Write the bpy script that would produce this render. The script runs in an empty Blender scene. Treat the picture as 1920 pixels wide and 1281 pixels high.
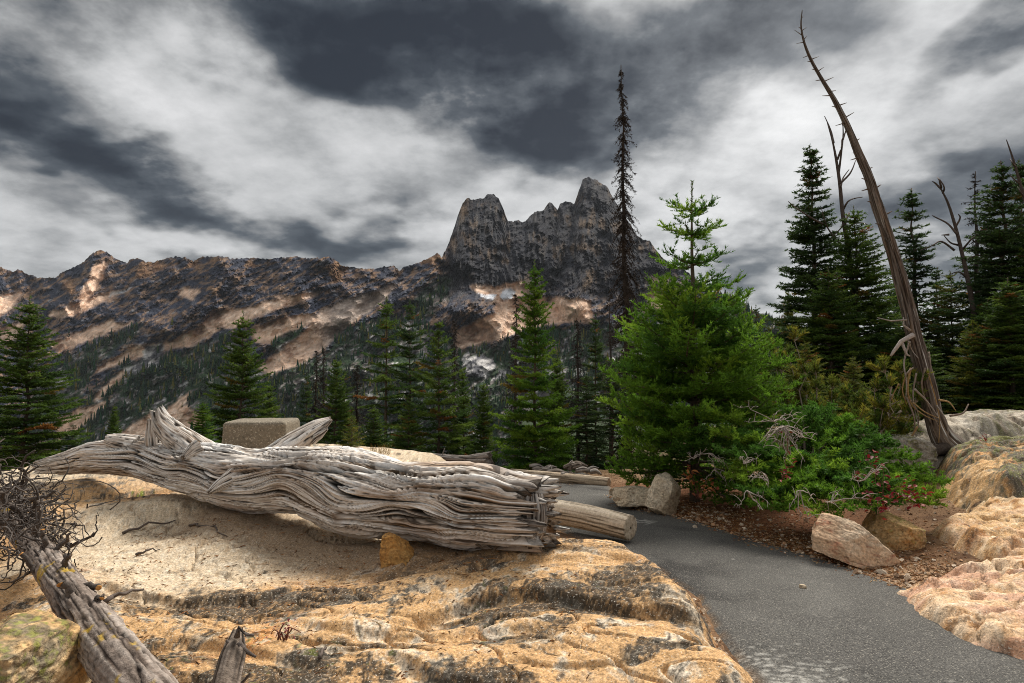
import bpy, math, random
import numpy as np
from mathutils import Vector, Matrix
R = math.radians
sc = bpy.context.scene
COL = sc.collection

# ---------------------------------------------------------------- camera, sky, sun, exposure
F = 1144.0                       # focal length in pixels of the 1920 px wide photograph
CAMZ = 1.6
PITCH = math.atan(49.5 / F)
cam_d = bpy.data.cameras.new('camera')
cam_d.sensor_width = 36.0
cam_d.lens = F / 1920 * 36.0
cam_d.clip_start = 0.05
cam_d.clip_end = 30000
cam = bpy.data.objects.new('camera', cam_d)
COL.objects.link(cam)
cam.location = (0, 0, CAMZ)
cam.rotation_euler = (math.pi / 2 + PITCH, 0, 0)
sc.camera = cam

EXPOSURE = 1.85
SUN_STRENGTH = 1.5
SUN_AZ, SUN_EL = 30.0, 50.0       # degrees: right of the view axis, above the horizon
SKY_GAIN = 1.05
sc.view_settings.view_transform = 'Standard'
sc.view_settings.look = 'None'
sc.view_settings.gamma = 1.0
sc.view_settings.exposure = EXPOSURE
sc.view_settings.use_curve_mapping = False
sc.cycles.use_denoising = True
sc.cycles.denoiser = 'OPENIMAGEDENOISE'
sc.cycles.denoising_input_passes = 'RGB_ALBEDO_NORMAL'
sc.cycles.denoising_prefilter = 'NONE'
sc.cycles.filter_width = 1.0
sc.cycles.max_bounces = 6
sc.cycles.diffuse_bounces = 4
sc.cycles.transparent_max_bounces = 8
sc.cycles.volume_bounces = 0

def dirv(az, el):
    return Vector((math.sin(R(az)) * math.cos(R(el)), math.cos(R(az)) * math.cos(R(el)), math.sin(R(el))))

SUN_DIR = dirv(SUN_AZ, SUN_EL)
sun_d = bpy.data.lights.new('sun', 'SUN')
sun_d.energy = SUN_STRENGTH
sun_d.angle = R(20)
sun_d.color = (1.0, 0.95, 0.87)
sun = bpy.data.objects.new('sun', sun_d)
COL.objects.link(sun)
sun.rotation_euler = SUN_DIR.to_track_quat('Z', 'Y').to_euler()

CP, SP = math.cos(PITCH), math.sin(PITCH)
def ray(px, py):
    """direction through a place of the photograph, scaled to one metre of depth along +Y"""
    u = (px - 960.0) / F
    v = (640.5 - py) / F
    dy = CP - v * SP
    return u / dy, 1.0, (SP + v * CP) / dy
def at(px, py, Y):
    x, y, z = ray(px, py)
    return Vector((x * Y, Y, CAMZ + z * Y))

def build_world():
    w = bpy.data.worlds.new('World')
    sc.world = w
    w.use_nodes = True
    nt = w.node_tree
    N, L = nt.nodes, nt.links
    N.clear()
    def node(t, **k):
        n = N.new(t)
        for a, b in k.items():
            setattr(n, a, b)
        return n
    def put(sock, v):
        if hasattr(v, 'is_output') or isinstance(v, bpy.types.NodeSocket):
            L.new(v, sock)
        else:
            sock.default_value = v
    def M(op, a, b=0.0, clamp=False):
        n = node('ShaderNodeMath', operation=op, use_clamp=clamp)
        put(n.inputs[0], a); put(n.inputs[1], b)
        return n.outputs[0]
    def V(op, a, b=(0, 0, 0)):
        n = node('ShaderNodeVectorMath', operation=op)
        put(n.inputs[0], a); put(n.inputs[1], b)
        return n.outputs['Value'] if op in ('DOT_PRODUCT', 'LENGTH') else n.outputs[0]
    def VS(a, s):
        n = node('ShaderNodeVectorMath', operation='SCALE')
        put(n.inputs[0], a); put(n.inputs[3], s)
        return n.outputs[0]
    def noise(vec, scale, detail, rough=0.55, out='Fac', dist=0.0):
        n = node('ShaderNodeTexNoise')
        put(n.inputs['Vector'], vec)
        n.inputs['Scale'].default_value = scale
        n.inputs['Detail'].default_value = detail
        n.inputs['Roughness'].default_value = rough
        n.inputs['Distortion'].default_value = dist
        return n.outputs[out]
    def remap(v, a, b, c=0.0, d=1.0, smooth=True):
        n = node('ShaderNodeMapRange')
        n.interpolation_type = 'SMOOTHSTEP' if smooth else 'LINEAR'
        n.clamp = True
        put(n.inputs['Value'], v)
        for k, val in zip(('From Min', 'From Max', 'To Min', 'To Max'), (a, b, c, d)):
            n.inputs[k].default_value = val
        return n.outputs[0]
    d0 = node('ShaderNodeTexCoord').outputs['Generated']
    d0 = V('NORMALIZE', d0)
    sep = node('ShaderNodeSeparateXYZ')
    L.new(d0, sep.inputs[0])
    zc = M('MAXIMUM', sep.outputs[2], 0.0)
    # cloud layer seen from below: direction over height
    plane = VS(d0, M('DIVIDE', 1.0, M('ADD', zc, 0.30)))
    # ragged edges: the direction is stirred with noise before the cloud banks are laid out
    off = V('SUBTRACT', noise(plane, 2.2, 3, 0.55, 'Color'), (0.5, 0.5, 0.5))
    off2 = V('SUBTRACT', noise(plane, 7.0, 2, 0.6, 'Color'), (0.5, 0.5, 0.5))
    d = V('ADD', d0, V('ADD', VS(off, 0.26), VS(off2, 0.10)))
    def bank(px, py, wx, wy, rot, gain):
        x, y, z = ray(px, py)
        c = Vector((x, y, z)); k = 1.0 / c.length; c.normalize()
        h = Vector((c.y, -c.x, 0)).normalized()
        v = c.cross(h)
        if v.z < 0: v = -v
        a = h * math.cos(R(rot)) + v * math.sin(R(rot))
        b = -h * math.sin(R(rot)) + v * math.cos(R(rot))
        n = a.cross(b)
        mp = node('ShaderNodeMapping', vector_type='TEXTURE')
        L.new(d, mp.inputs[0])
        mp.inputs['Location'].default_value = c
        mp.inputs['Rotation'].default_value = Matrix((a, b, n)).transposed().to_euler()
        mp.inputs['Scale'].default_value = (wx / F * k, wy / F * k, 0.9)
        return remap(V('LENGTH', mp.outputs[0]), 0.1, 1.25, gain, 0.0)
    banks = [  # place, half sizes, tilt, density of the cloud
        (1000, 175, 330, 170, -4, 0.66), (800, 60, 400, 170, -16, 0.62), (1080, 235, 190, 85, 5, 0.40),
        (430, 20, 460, 130, -10, 0.60), (1340, 40, 260, 130, 14, 0.55),
        (180, 280, 330, 105, -27, 0.66), (270, 330, 150, 70, -8, 0.34), (20, 190, 240, 80, -15, 0.34),
        (1890, 25, 210, 95, 30, 0.85), (1810, 375, 250, 105, 8, 0.62), (1960, 480, 330, 170, 0, 0.42),
        (710, 440, 125, 70, 10, 0.44), (430, 430, 300, 45, 0, 0.38), (1375, 480, 110, 50, -20, 0.42), (110, 60, 300, 110, -20, 0.36), (640, 130, 220, 60, -30, 0.25)]
    acc = None
    for b in banks:
        m = bank(*b)
        acc = m if acc is None else M('ADD', acc, m)
    acc = M('SUBTRACT', 1.0, M('POWER', 2.718, M('MULTIPLY', acc, -1.0)))
    fb = noise(plane, 3.0, 6, 0.60)
    fb2 = noise(plane, 1.25, 2, 0.5)
    # the cloud cover all around: same kind of broken banks, thinned out of view for brighter fill
    cam_f = V('DOT_PRODUCT', d0, (0.0, math.cos(R(14)), math.sin(R(14))))
    away = remap(cam_f, 0.80, 0.60)
    gen = M('MULTIPLY', remap(fb2, 0.50, 0.70, 0.0, 0.42), away)
    dens = M('ADD', M('MULTIPLY', acc, M('ADD', -0.20, M('MULTIPLY', fb, 2.35))), gen)
    dens = M('ADD', dens, M('MULTIPLY', M('SUBTRACT', fb, 0.47), 1.15))
    dens = M('ADD', dens, remap(cam_f, 0.55, 0.80, 0.06, 0.22), clamp=True)
    ramp = node('ShaderNodeValToRGB')
    cr = ramp.color_ramp
    cr.interpolation = 'LINEAR'
    stops = [(0.0, (.70, .70, .70)), (0.2, (.52, .525, .525)), (0.42, (.26, .266, .27)), (0.64, (.076, .088, .101)), (0.82, (.030, .038, .048)), (1.0, (.012, .016, .023))]
    cr.elements[0].position, cr.elements[1].position = 0.0, 1.0
    for i, (p, c) in enumerate(stops):
        e = cr.elements[0] if i == 0 else (cr.elements[-1] if i == len(stops) - 1 else cr.elements.new(p))
        e.position = p
        e.color = (*c, 1)
    L.new(dens, ramp.inputs[0])
    # thin cloud in front of the sun
    gl = M('MAXIMUM', V('DOT_PRODUCT', d0, tuple(dirv(25.5, 24.0))), 0.0)
    glow = M('ADD', M('MULTIPLY', M('POWER', gl, 70.0), 0.20), M('MULTIPLY', M('POWER', gl, 10.0), 0.10))
    glow = M('MULTIPLY', glow, M('SUBTRACT', 1.15, dens))
    gcol = VS((1.0, 0.99, 0.97), glow)
    cloud = V('ADD', ramp.outputs[0], gcol)
    cloud = VS(cloud, SKY_GAIN * 2 ** -EXPOSURE / 0.1)
    sky = node('ShaderNodeTexSky', sky_type='NISHITA', sun_disc=False)
    sky.sun_elevation = R(SUN_EL)
    sky.sun_rotation = R(SUN_AZ)
    sky.altitude = 1650
    mx = node('ShaderNodeMix', data_type='RGBA')
    mx.inputs['Factor'].default_value = 0.99
    L.new(sky.outputs[0], mx.inputs[6]); L.new(cloud, mx.inputs[7])
    bg = node('ShaderNodeBackground')
    bg.inputs['Strength'].default_value = 0.1
    L.new(mx.outputs[2], bg.inputs[0])
    out = node('ShaderNodeOutputWorld')
    L.new(bg.outputs[0], out.inputs[0])
build_world()
sc.world.cycles.sampling_method = 'NONE'

# ---------------------------------------------------------------- noise in numpy
_rg = np.random.default_rng(7)
_perm = np.concatenate([_rg.permutation(256)] * 3).astype(np.int32)
_g3 = _rg.normal(size=(256, 3)).astype(np.float32)
_g3 /= np.linalg.norm(_g3, axis=1)[:, None]
_a2 = _rg.uniform(0, 2 * np.pi, 256)
_g2 = np.stack([np.cos(_a2), np.sin(_a2)], 1).astype(np.float32)
def pn2(x, y):
    x = np.asarray(x, np.float32); y = np.asarray(y, np.float32)
    xi = np.floor(x).astype(np.int32); yi = np.floor(y).astype(np.int32)
    fx = x - xi; fy = y - yi
    u = fx * fx * fx * (fx * (fx * 6 - 15) + 10); v = fy * fy * fy * (fy * (fy * 6 - 15) + 10)
    xi &= 255; yi &= 255
    def g(i, j):
        h = _perm[_perm[xi + i] + yi + j]
        gr = _g2[h]
        return gr[..., 0] * (fx - i) + gr[..., 1] * (fy - j)
    a = g(0, 0); b = g(1, 0); c = g(0, 1); d = g(1, 1)
    return 1.5 * ((a + u * (b - a)) * (1 - v) + (c + u * (d - c)) * v)
def pn3(x, y, z):
    x = np.asarray(x, np.float32); y = np.asarray(y, np.float32); z = np.asarray(z, np.float32)
    xi = np.floor(x).astype(np.int32); yi = np.floor(y).astype(np.int32); zi = np.floor(z).astype(np.int32)
    fx = x - xi; fy = y - yi; fz = z - zi
    u = fx * fx * (3 - 2 * fx); v = fy * fy * (3 - 2 * fy); w = fz * fz * (3 - 2 * fz)
    xi &= 255; yi &= 255; zi &= 255
    def g(i, j, k):
        gr = _g3[_perm[_perm[_perm[xi + i] + yi + j] + zi + k]]
        return gr[..., 0] * (fx - i) + gr[..., 1] * (fy - j) + gr[..., 2] * (fz - k)
    def lp(a, b, t): return a + t * (b - a)
    return 1.4 * lp(lp(lp(g(0, 0, 0), g(1, 0, 0), u), lp(g(0, 1, 0), g(1, 1, 0), u), v),
                    lp(lp(g(0, 0, 1), g(1, 0, 1), u), lp(g(0, 1, 1), g(1, 1, 1), u), v), w)
def fbm2(x, y, o=4, g=0.5, ridged=False):
    s = 0; a = 1.0; t = 0
    for i in range(o):
        n = pn2(x + 17.3 * i, y - 9.1 * i)
        s = s + a * ((1 - 2 * np.abs(n)) if ridged else n)
        t += a; a *= g; x = x * 2.03; y = y * 2.03
    return s / t
def fbm3(x, y, z, o=4, g=0.5, ridged=False):
    s = 0; a = 1.0; t = 0
    for i in range(o):
        n = pn3(x + 17.3 * i, y - 9.1 * i, z + 5.7 * i)
        s = s + a * ((1 - 2 * np.abs(n)) if ridged else n)
        t += a; a *= g; x = x * 2.03; y = y * 2.03; z = z * 2.03
    return s / t
def ss(a, b, x):
    t = np.clip((x - a) / (b - a), 0, 1)
    return t * t * (3 - 2 * t)
def mix(a, b, t):
    return a + (b - a) * t
def cmix(c, col, t):
    return c + (np.asarray(col, np.float32) - c) * np.asarray(t)[..., None]
def polyd(x, y, pts):
    """signed distance to a closed polygon, positive inside"""
    pts = np.asarray(pts, np.float64)
    d2 = np.full(np.shape(x), 1e18); ins = np.zeros(np.shape(x), bool)
    n = len(pts)
    for i in range(n):
        ax, ay = pts[i]; bx, by = pts[(i + 1) % n]
        ex, ey = bx - ax, by - ay
        t = np.clip(((x - ax) * ex + (y - ay) * ey) / (ex * ex + ey * ey + 1e-12), 0, 1)
        d2 = np.minimum(d2, (x - ax - t * ex) ** 2 + (y - ay - t * ey) ** 2)
        c = ((ay > y) != (by > y)) & (x < (bx - ax) * (y - ay) / (by - ay + 1e-12) + ax)
        ins ^= c
    return np.where(ins, 1, -1) * np.sqrt(d2)
def lined(x, y, pts):
    d2 = np.full(np.shape(x), 1e18)
    for (ax, ay), (bx, by) in zip(pts[:-1], pts[1:]):
        ex, ey = bx - ax, by - ay
        t = np.clip(((x - ax) * ex + (y - ay) * ey) / (ex * ex + ey * ey + 1e-12), 0, 1)
        d2 = np.minimum(d2, (x - ax - t * ex) ** 2 + (y - ay - t * ey) ** 2)
    return np.sqrt(d2)

# ---------------------------------------------------------------- mesh helpers
def mesh(name, v, f, mats=(), col=None, smooth=True, mi=None):
    v = np.ascontiguousarray(v, np.float32).reshape(-1, 3)
    me = bpy.data.meshes.new(name)
    fl = f if isinstance(f, list) else [f]
    fl = [np.ascontiguousarray(a, np.int32) for a in fl if len(a)]
    me.vertices.add(len(v)); me.vertices.foreach_set('co', v.ravel())
    nl = sum(a.size for a in fl); nf = sum(len(a) for a in fl)
    me.loops.add(nl); me.polygons.add(nf)
    me.loops.foreach_set('vertex_index', np.concatenate([a.ravel() for a in fl]))
    tot = np.concatenate([np.full(len(a), a.shape[1], np.int32) for a in fl])
    st = np.concatenate([[0], np.cumsum(tot)[:-1]]).astype(np.int32)
    me.polygons.foreach_set('loop_start', st)
    if mi is not None:
        me.polygons.foreach_set('material_index', np.ascontiguousarray(mi, np.int32))
    me.update(calc_edges=True)
    me.polygons.foreach_set('use_smooth', np.full(nf, smooth, bool))
    for m in (mats if isinstance(mats, (list, tuple)) else [mats]):
        me.materials.append(m)
    if col is not None:
        c = np.ones((len(v), 4), np.float32)
        c[:, :3] = np.clip(np.asarray(col).reshape(-1, 3), 0, 1)
        a = me.color_attributes.new('Col', 'FLOAT_COLOR', 'POINT')
        a.data.foreach_set('color', c.ravel())
    return me
def obj(name, me, parent=None, label=None, cat=None, group=None, kind=None, loc=None):
    o = bpy.data.objects.new(name, me)
    COL.objects.link(o)
    if parent is not None: o.parent = parent
    if loc is not None: o.location = loc
    if label: o['label'] = label
    if cat: o['category'] = cat
    if group: o['group'] = group
    if kind or cat: o['kind'] = kind or 'thing'
    return o
def grid_faces(nr, nc, wrap=False):
    i = np.arange(nr - 1)[:, None]; j = np.arange(nc if wrap else nc - 1)[None, :]
    j2 = (j + 1) % nc
    a = i * nc + j; b = i * nc + j2; c = (i + 1) * nc + j2; d = (i + 1) * nc + j
    return np.stack([a, b, c, d], -1).reshape(-1, 4)
class Bag:
    """collects tubes and sheets for one mesh"""
    def __init__(s): s.v = []; s.q = []; s.t = []; s.c = []; s.n = 0
    def add(s, v, q=None, t=None, c=(1, 1, 1)):
        v = np.asarray(v, np.float32).reshape(-1, 3)
        if q is not None and len(q): s.q.append(np.asarray(q) + s.n)
        if t is not None and len(t): s.t.append(np.asarray(t) + s.n)
        c = np.asarray(c, np.float32)
        s.c.append(np.broadcast_to(c, v.shape) if c.ndim == 1 else c)
        s.v.append(v); s.n += len(v)
    def tube(s, pts, rad, sides=5, c=(1, 1, 1), cap=True):
        pts = np.asarray(pts, np.float64); n = len(pts)
        rad = np.broadcast_to(np.asarray(rad, np.float64), (n,))
        tan = np.gradient(pts, axis=0); tan /= np.linalg.norm(tan, axis=1)[:, None] + 1e-9
        up = np.array([0.3, 0.2, 1.0]) if abs(tan[0][2]) < 0.9 else np.array([1.0, 0.2, 0])
        s1 = np.cross(tan, up); s1 /= np.linalg.norm(s1, axis=1)[:, None] + 1e-9
        s2 = np.cross(s1, tan)
        a = np.arange(sides) * 2 * np.pi / sides
        ring = pts[:, None] + rad[:, None, None] * (np.cos(a)[None, :, None] * s1[:, None] + np.sin(a)[None, :, None] * s2[:, None])
        q = grid_faces(n, sides, True)
        t = None
        v = ring.reshape(-1, 3)
        if cap:
            v = np.concatenate([v, pts[-1:], pts[:1]])
            k = (n - 1) * sides; j = np.arange(sides); j2 = (j + 1) % sides
            t = np.concatenate([np.stack([k + j, k + j2, np.full(sides, n * sides)], 1), np.stack([j2, j, np.full(sides, n * sides + 1)], 1)])
        s.add(v, q, t, c)
    def mesh(s, name, mats, smooth=True):
        f = []
        if s.q: f.append(np.concatenate(s.q))
        if s.t: f.append(np.concatenate(s.t))
        return mesh(name, np.concatenate(s.v), f, mats, np.concatenate(s.c), smooth)

# ---------------------------------------------------------------- materials
def material(name, rough=0.85, base=None, bump=(), speck=(), spec=0.3, trans=0.0, vary=0.0, vscale=8.0, stretch=None):
    """vertex colour 'Col' (or a plain base) x procedural grain, with layered bump"""
    m = bpy.data.materials.new(name)
    m.use_nodes = True
    nt = m.node_tree; N, L = nt.nodes, nt.links
    bs = N['Principled BSDF']
    bs.inputs['Roughness'].default_value = rough
    bs.inputs['Specular IOR Level'].default_value = spec
    if base is None:
        at_ = N.new('ShaderNodeAttribute'); at_.attribute_name = 'Col'
        c = at_.outputs['Color']
    else:
        rgb = N.new('ShaderNodeRGB'); rgb.outputs[0].default_value = (*base, 1)
        c = rgb.outputs[0]
    tc = N.new('ShaderNodeTexCoord').outputs['Object']
    if stretch:
        mp = N.new('ShaderNodeMapping'); mp.inputs['Scale'].default_value = stretch
        L.new(tc, mp.inputs[0]); tc = mp.outputs[0]
    def nz(scale, detail=4, rough_=0.6):
        n = N.new('ShaderNodeTexNoise')
        n.inputs['Scale'].default_value = scale; n.inputs['Detail'].default_value = detail; n.inputs['Roughness'].default_value = rough_
        L.new(tc, n.inputs['Vector'])
        return n.outputs['Fac']
    if vary:
        r = N.new('ShaderNodeMapRange')
        r.inputs[1].default_value = 0.3; r.inputs[2].default_value = 0.7
        r.inputs[3].default_value = 1 - vary; r.inputs[4].default_value = 1 + vary
        L.new(nz(vscale), r.inputs[0])
        x = N.new('ShaderNodeVectorMath'); x.operation = 'SCALE'
        L.new(c, x.inputs[0]); L.new(r.outputs[0], x.inputs[3]); c = x.outputs[0]
    for (scale, lo, hi, color, amt) in speck:
        r = N.new('ShaderNodeMapRange'); r.interpolation_type = 'SMOOTHSTEP'
        r.inputs[1].default_value = lo; r.inputs[2].default_value = hi; r.inputs[4].default_value = amt
        L.new(nz(scale, 3), r.inputs[0])
        x = N.new('ShaderNodeMix'); x.data_type = 'RGBA'
        L.new(r.outputs[0], x.inputs[0]); L.new(c, x.inputs[6]); x.inputs[7].default_value = (*color, 1); c = x.outputs[2]
    L.new(c, bs.inputs['Base Color'])
    prev = None
    for (scale, dist, detail) in bump:
        b = N.new('ShaderNodeBump'); b.inputs['Distance'].default_value = dist; b.inputs['Strength'].default_value = 1.0
        L.new(nz(scale, detail), b.inputs['Height'])
        if prev: L.new(prev, b.inputs['Normal'])
        prev = b.outputs[0]
    if prev: L.new(prev, bs.inputs['Normal'])
    if trans:
        t = N.new('ShaderNodeBsdfTranslucent'); L.new(c, t.inputs[0])
        ms = N.new('ShaderNodeMixShader'); ms.inputs[0].default_value = trans
        L.new(bs.outputs[0], ms.inputs[1]); L.new(t.outputs[0], ms.inputs[2])
        L.new(ms.outputs[0], N['Material Output'].inputs[0])
    return m
M_MOUNT = material('mountain_rock', 0.95, bump=((0.04, 8.0, 6), (0.2, 3.0, 4)), vary=0.35, vscale=0.07, spec=0.1)
M_FAR = material('far_trees', 0.95, spec=0.05)
M_ROCK = material('granite', 0.9, bump=((9.0, 0.014, 6), (55.0, 0.006, 4)), vary=0.42, vscale=75.0, speck=((110.0, .60, .67, (.05, .035, .025), .75), (95.0, .60, .68, (.80, .72, .60), .6), (60.0, .63, .70, (.30, .12, .03), .5)), spec=0.2)
M_SOIL = material('soil', 0.98, bump=((14.0, 0.02, 6), (90.0, 0.006, 4)), vary=0.45, vscale=60.0, spec=0.1)
M_ASPH = material('asphalt', 0.92, bump=((95.0, 0.010, 3),), vary=0.5, vscale=95.0, speck=((120.0, .58, .65, (.36, .33, .28), .75), (85.0, .60, .68, (.010, .010, .010), .7)), spec=0.15)
M_WOOD = material('weathered_wood', 0.85, bump=((60.0, 0.004, 4),), vary=0.25, vscale=45.0, spec=0.15)
M_BARK = material('bark', 0.95, bump=((30.0, 0.012, 5), (110.0, 0.003, 3)), vary=0.4, vscale=40.0, spec=0.1)
M_NEEDLE = material('needles', 0.65, trans=0.45, spec=0.15)
M_LEAF = material('leaf', 0.6, trans=0.25, spec=0.3)
M_TWIG = material('twig', 0.9, vary=0.3, vscale=30.0, spec=0.1)
M_STONE = material('stone', 0.9, bump=((14.0, 0.022, 6), (70.0, 0.004, 3)), vary=0.4, vscale=45.0, speck=((140.0, .63, .69, (.06, .05, .04), .5),), spec=0.2)
M_CONC = material('exposed_aggregate_concrete', 0.9, base=(.19, .16, .12), bump=((45.0, 0.008, 3), (120.0, 0.003, 2)), vary=0.3, vscale=30.0, speck=((55.0, .58, .66, (.50, .44, .35), .75), (48.0, .62, .7, (.03, .026, .02), .75), (75.0, .63, .7, (.42, .30, .17), .6)), spec=0.2)

def grain_material():
    """weathered wood: the 'Gr' attribute runs along the fibres, so fine checks and bleached fibres follow the grain"""
    m = material('fibrous_wood', 0.85, vary=0.12, vscale=40.0, spec=0.15)
    N, L = m.node_tree.nodes, m.node_tree.links
    bs = N['Principled BSDF']
    c = bs.inputs['Base Color'].links[0].from_socket
    a = N.new('ShaderNodeAttribute'); a.attribute_name = 'Gr'
    def nz(sc_, det):
        n = N.new('ShaderNodeTexNoise'); n.inputs['Scale'].default_value = sc_; n.inputs['Detail'].default_value = det; n.inputs['Roughness'].default_value = .62
        L.new(a.outputs['Vector'], n.inputs['Vector']); return n.outputs['Fac']
    n1, n2 = nz(1.0, 4), nz(2.7, 3)
    prev = None
    for n, lo, hi, col, amt in ((n1, .56, .66, (.035, .022, .014), .92), (n2, .60, .70, (.06, .04, .026), .8), (n1, .42, .30, (.90, .87, .83), .65)):
        r = N.new('ShaderNodeMapRange'); r.interpolation_type = 'SMOOTHSTEP'
        r.inputs[1].default_value = lo; r.inputs[2].default_value = hi; r.inputs[4].default_value = amt
        L.new(n, r.inputs[0])
        x = N.new('ShaderNodeMix'); x.data_type = 'RGBA'
        L.new(r.outputs[0], x.inputs[0]); L.new(c, x.inputs[6]); x.inputs[7].default_value = (*col, 1); c = x.outputs[2]
    L.new(c, bs.inputs['Base Color'])
    for n, d in ((n1, -.016), (n2, -.006)):
        b = N.new('ShaderNodeBump'); b.inputs['Distance'].default_value = abs(d); b.invert = True
        L.new(n, b.inputs['Height'])
        if prev: L.new(prev, b.inputs['Normal'])
        prev = b.outputs[0]
    L.new(prev, bs.inputs['Normal'])
    return m
M_LOG = grain_material()
# ---------------------------------------------------------------- mountain range
RIDGE = [(-260,470),(-180,492),(-90,486),(0,500),(12,505),(25,510),(35,505),(50,513),(70,520),(90,521),(104,520),(116,511),(134,503),(158,490),(168,478),(180,471),(188,469),(201,473),(218,485),(238,493),(247,485),(258,484),(275,491),(292,491),(304,486),(315,483),(336,481),(341,483),(352,484),(362,490),(379,481),(420,481),(433,485),(477,483),(500,486),(525,483),(550,481),(557,480),(564,484),(597,484),(618,481),(628,486),(640,498),(665,501),(684,504),(707,503),(720,500),(741,500),(749,508),(757,500),(774,496),(794,488),(808,483),(820,473),(828,483),(835,470),(843,451),(851,427),(860,401),(868,379),(877,371),(885,375),(898,372),(907,372),(913,364),(924,363),(935,372),(944,392),(952,414),(964,416),(971,412),(982,417),(992,407),(1002,397),(1019,395),(1026,382),(1031,379),(1036,382),(1043,391),(1046,395),(1049,382),(1063,377),(1073,380),(1076,385),(1080,372),(1088,350),(1093,335),(1103,332),(1120,338),(1127,345),(1137,348),(1150,372),(1167,400),(1184,424),(1194,441),(1204,448),(1217,451),(1227,464),(1237,478),(1254,493),(1280,503),(1330,545),(1364,560),(1391,573),(1421,585),(1441,596),(1468,605),(1600,640),(1750,655),(1920,640),(2100,600),(2300,560)]
MROWS = 200
def mount_grid():
    px = np.concatenate([np.arange(-240, -40, 12.0), np.arange(-40, 1500, 2.5), np.arange(1500, 2200, 10.0)])
    rx, ry = zip(*RIDGE)
    ridge = np.interp(px, rx, ry)
    # small crags on the skyline
    ridge = ridge + 2.6 * fbm2(px / 9.0, px * 0 + 3.3, 3, 0.65, True) - .8 + 2.2 * pn2(px / 4.3, px * 0 + 8.1)
    bot = 930.0
    t = np.linspace(0, 1, MROWS)[:, None] ** 1.08
    PX = np.broadcast_to(px[None], (MROWS, len(px))).copy()
    PY = ridge[None] + (bot - ridge[None]) * t
    return PX, PY, ridge
def rib(PX, PY, pts, w):
    return np.exp(-(lined(PX, PY, pts) / w) ** 2)
SCREE = [
 [(94,590),(140,572),(195,552),(240,543),(205,560),(150,585),(115,597)],
 [(100,646),(154,622),(208,602),(228,612),(245,606),(198,625),(151,642),(111,658)],
 [(480,576),(400,588),(376,615),(319,643),(255,650),(208,677),(181,696),(235,677),(302,656),(362,646),(416,613),(452,594)],
 [(560,556),(500,566),(450,592),(416,613),(440,612),(480,592),(560,566),(600,548)],
 [(470,622),(523,600),(590,590),(600,598),(540,622),(500,640),(478,640)],
 [(600,585),(640,565),(700,550),(738,535),(722,562),(660,602),(622,640),(560,684),(505,700),(482,690),(540,650),(575,620)],
 [(236,691),(186,736),(178,750),(186,748),(242,697)],
 [(112,785),(145,770),(185,760),(207,748),(178,780),(150,802),(108,822)],
 [(222,815),(280,780),(300,772),(350,762),(390,790),(330,812),(240,835)],
 [(318,768),(340,745),(358,735),(344,760),(326,784)],
 [(932,560),(955,563),(1002,562),(1043,560),(1103,566),(1112,602),(1043,604),(992,614),(952,628),(915,641),(858,651),(853,626),(902,602),(930,588)],
 [(884,536),(930,540),(978,530),(990,550),(940,560),(905,552)],
 [(1224,543),(1250,556),(1275,575),(1210,584)],
 [(0,555),(40,548),(20,580),(0,590)], [(0,620),(50,600),(30,632),(0,640)],
 [(345,540),(372,548),(360,560),(338,552)],
 [(150,560),(178,500),(200,490),(190,520),(165,565)],
]
PALE = [[(868,672),(895,664),(925,672),(932,690),(905,708),(872,706)], [(935,694),(955,690),(958,704),(938,706)], [(230,690),(275,680),(262,700),(240,704)], [(270,650),(310,640),(300,690),(262,688)], [(205,548),(248,538),(230,552),(200,560)], [(95,700),(125,690),(130,730),(100,745)]]
SNOW = [[(936,556),(945,542),(958,540),(968,548),(958,561),(944,563)], [(896,549),(908,554),(924,551),(932,553),(925,563),(915,560),(905,557)], [(222,548),(246,539),(240,545),(226,551)]]
WOODS = [
 [(60,720),(130,670),(230,626),(268,606),(250,634),(185,684),(165,720),(150,762),(110,790),(40,850)],
 [(150,760),(210,700),(240,676),(330,664),(420,626),(470,640),(470,690),(520,704),(600,668),(640,625),(735,590),(780,600),(840,620),(858,655),(960,640),(1000,618),(1110,612),(1200,596),(1290,560),(1340,556),(1480,610),(2200,700),(2200,930),(100,930),(110,830),(200,760)],
 [(770,570),(800,535),(835,512),(848,520),(840,560),(800,600),(770,600)],
 [(530,620),(565,612),(575,640),(535,660),(500,660)],
]
mount_attr = {}
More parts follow.
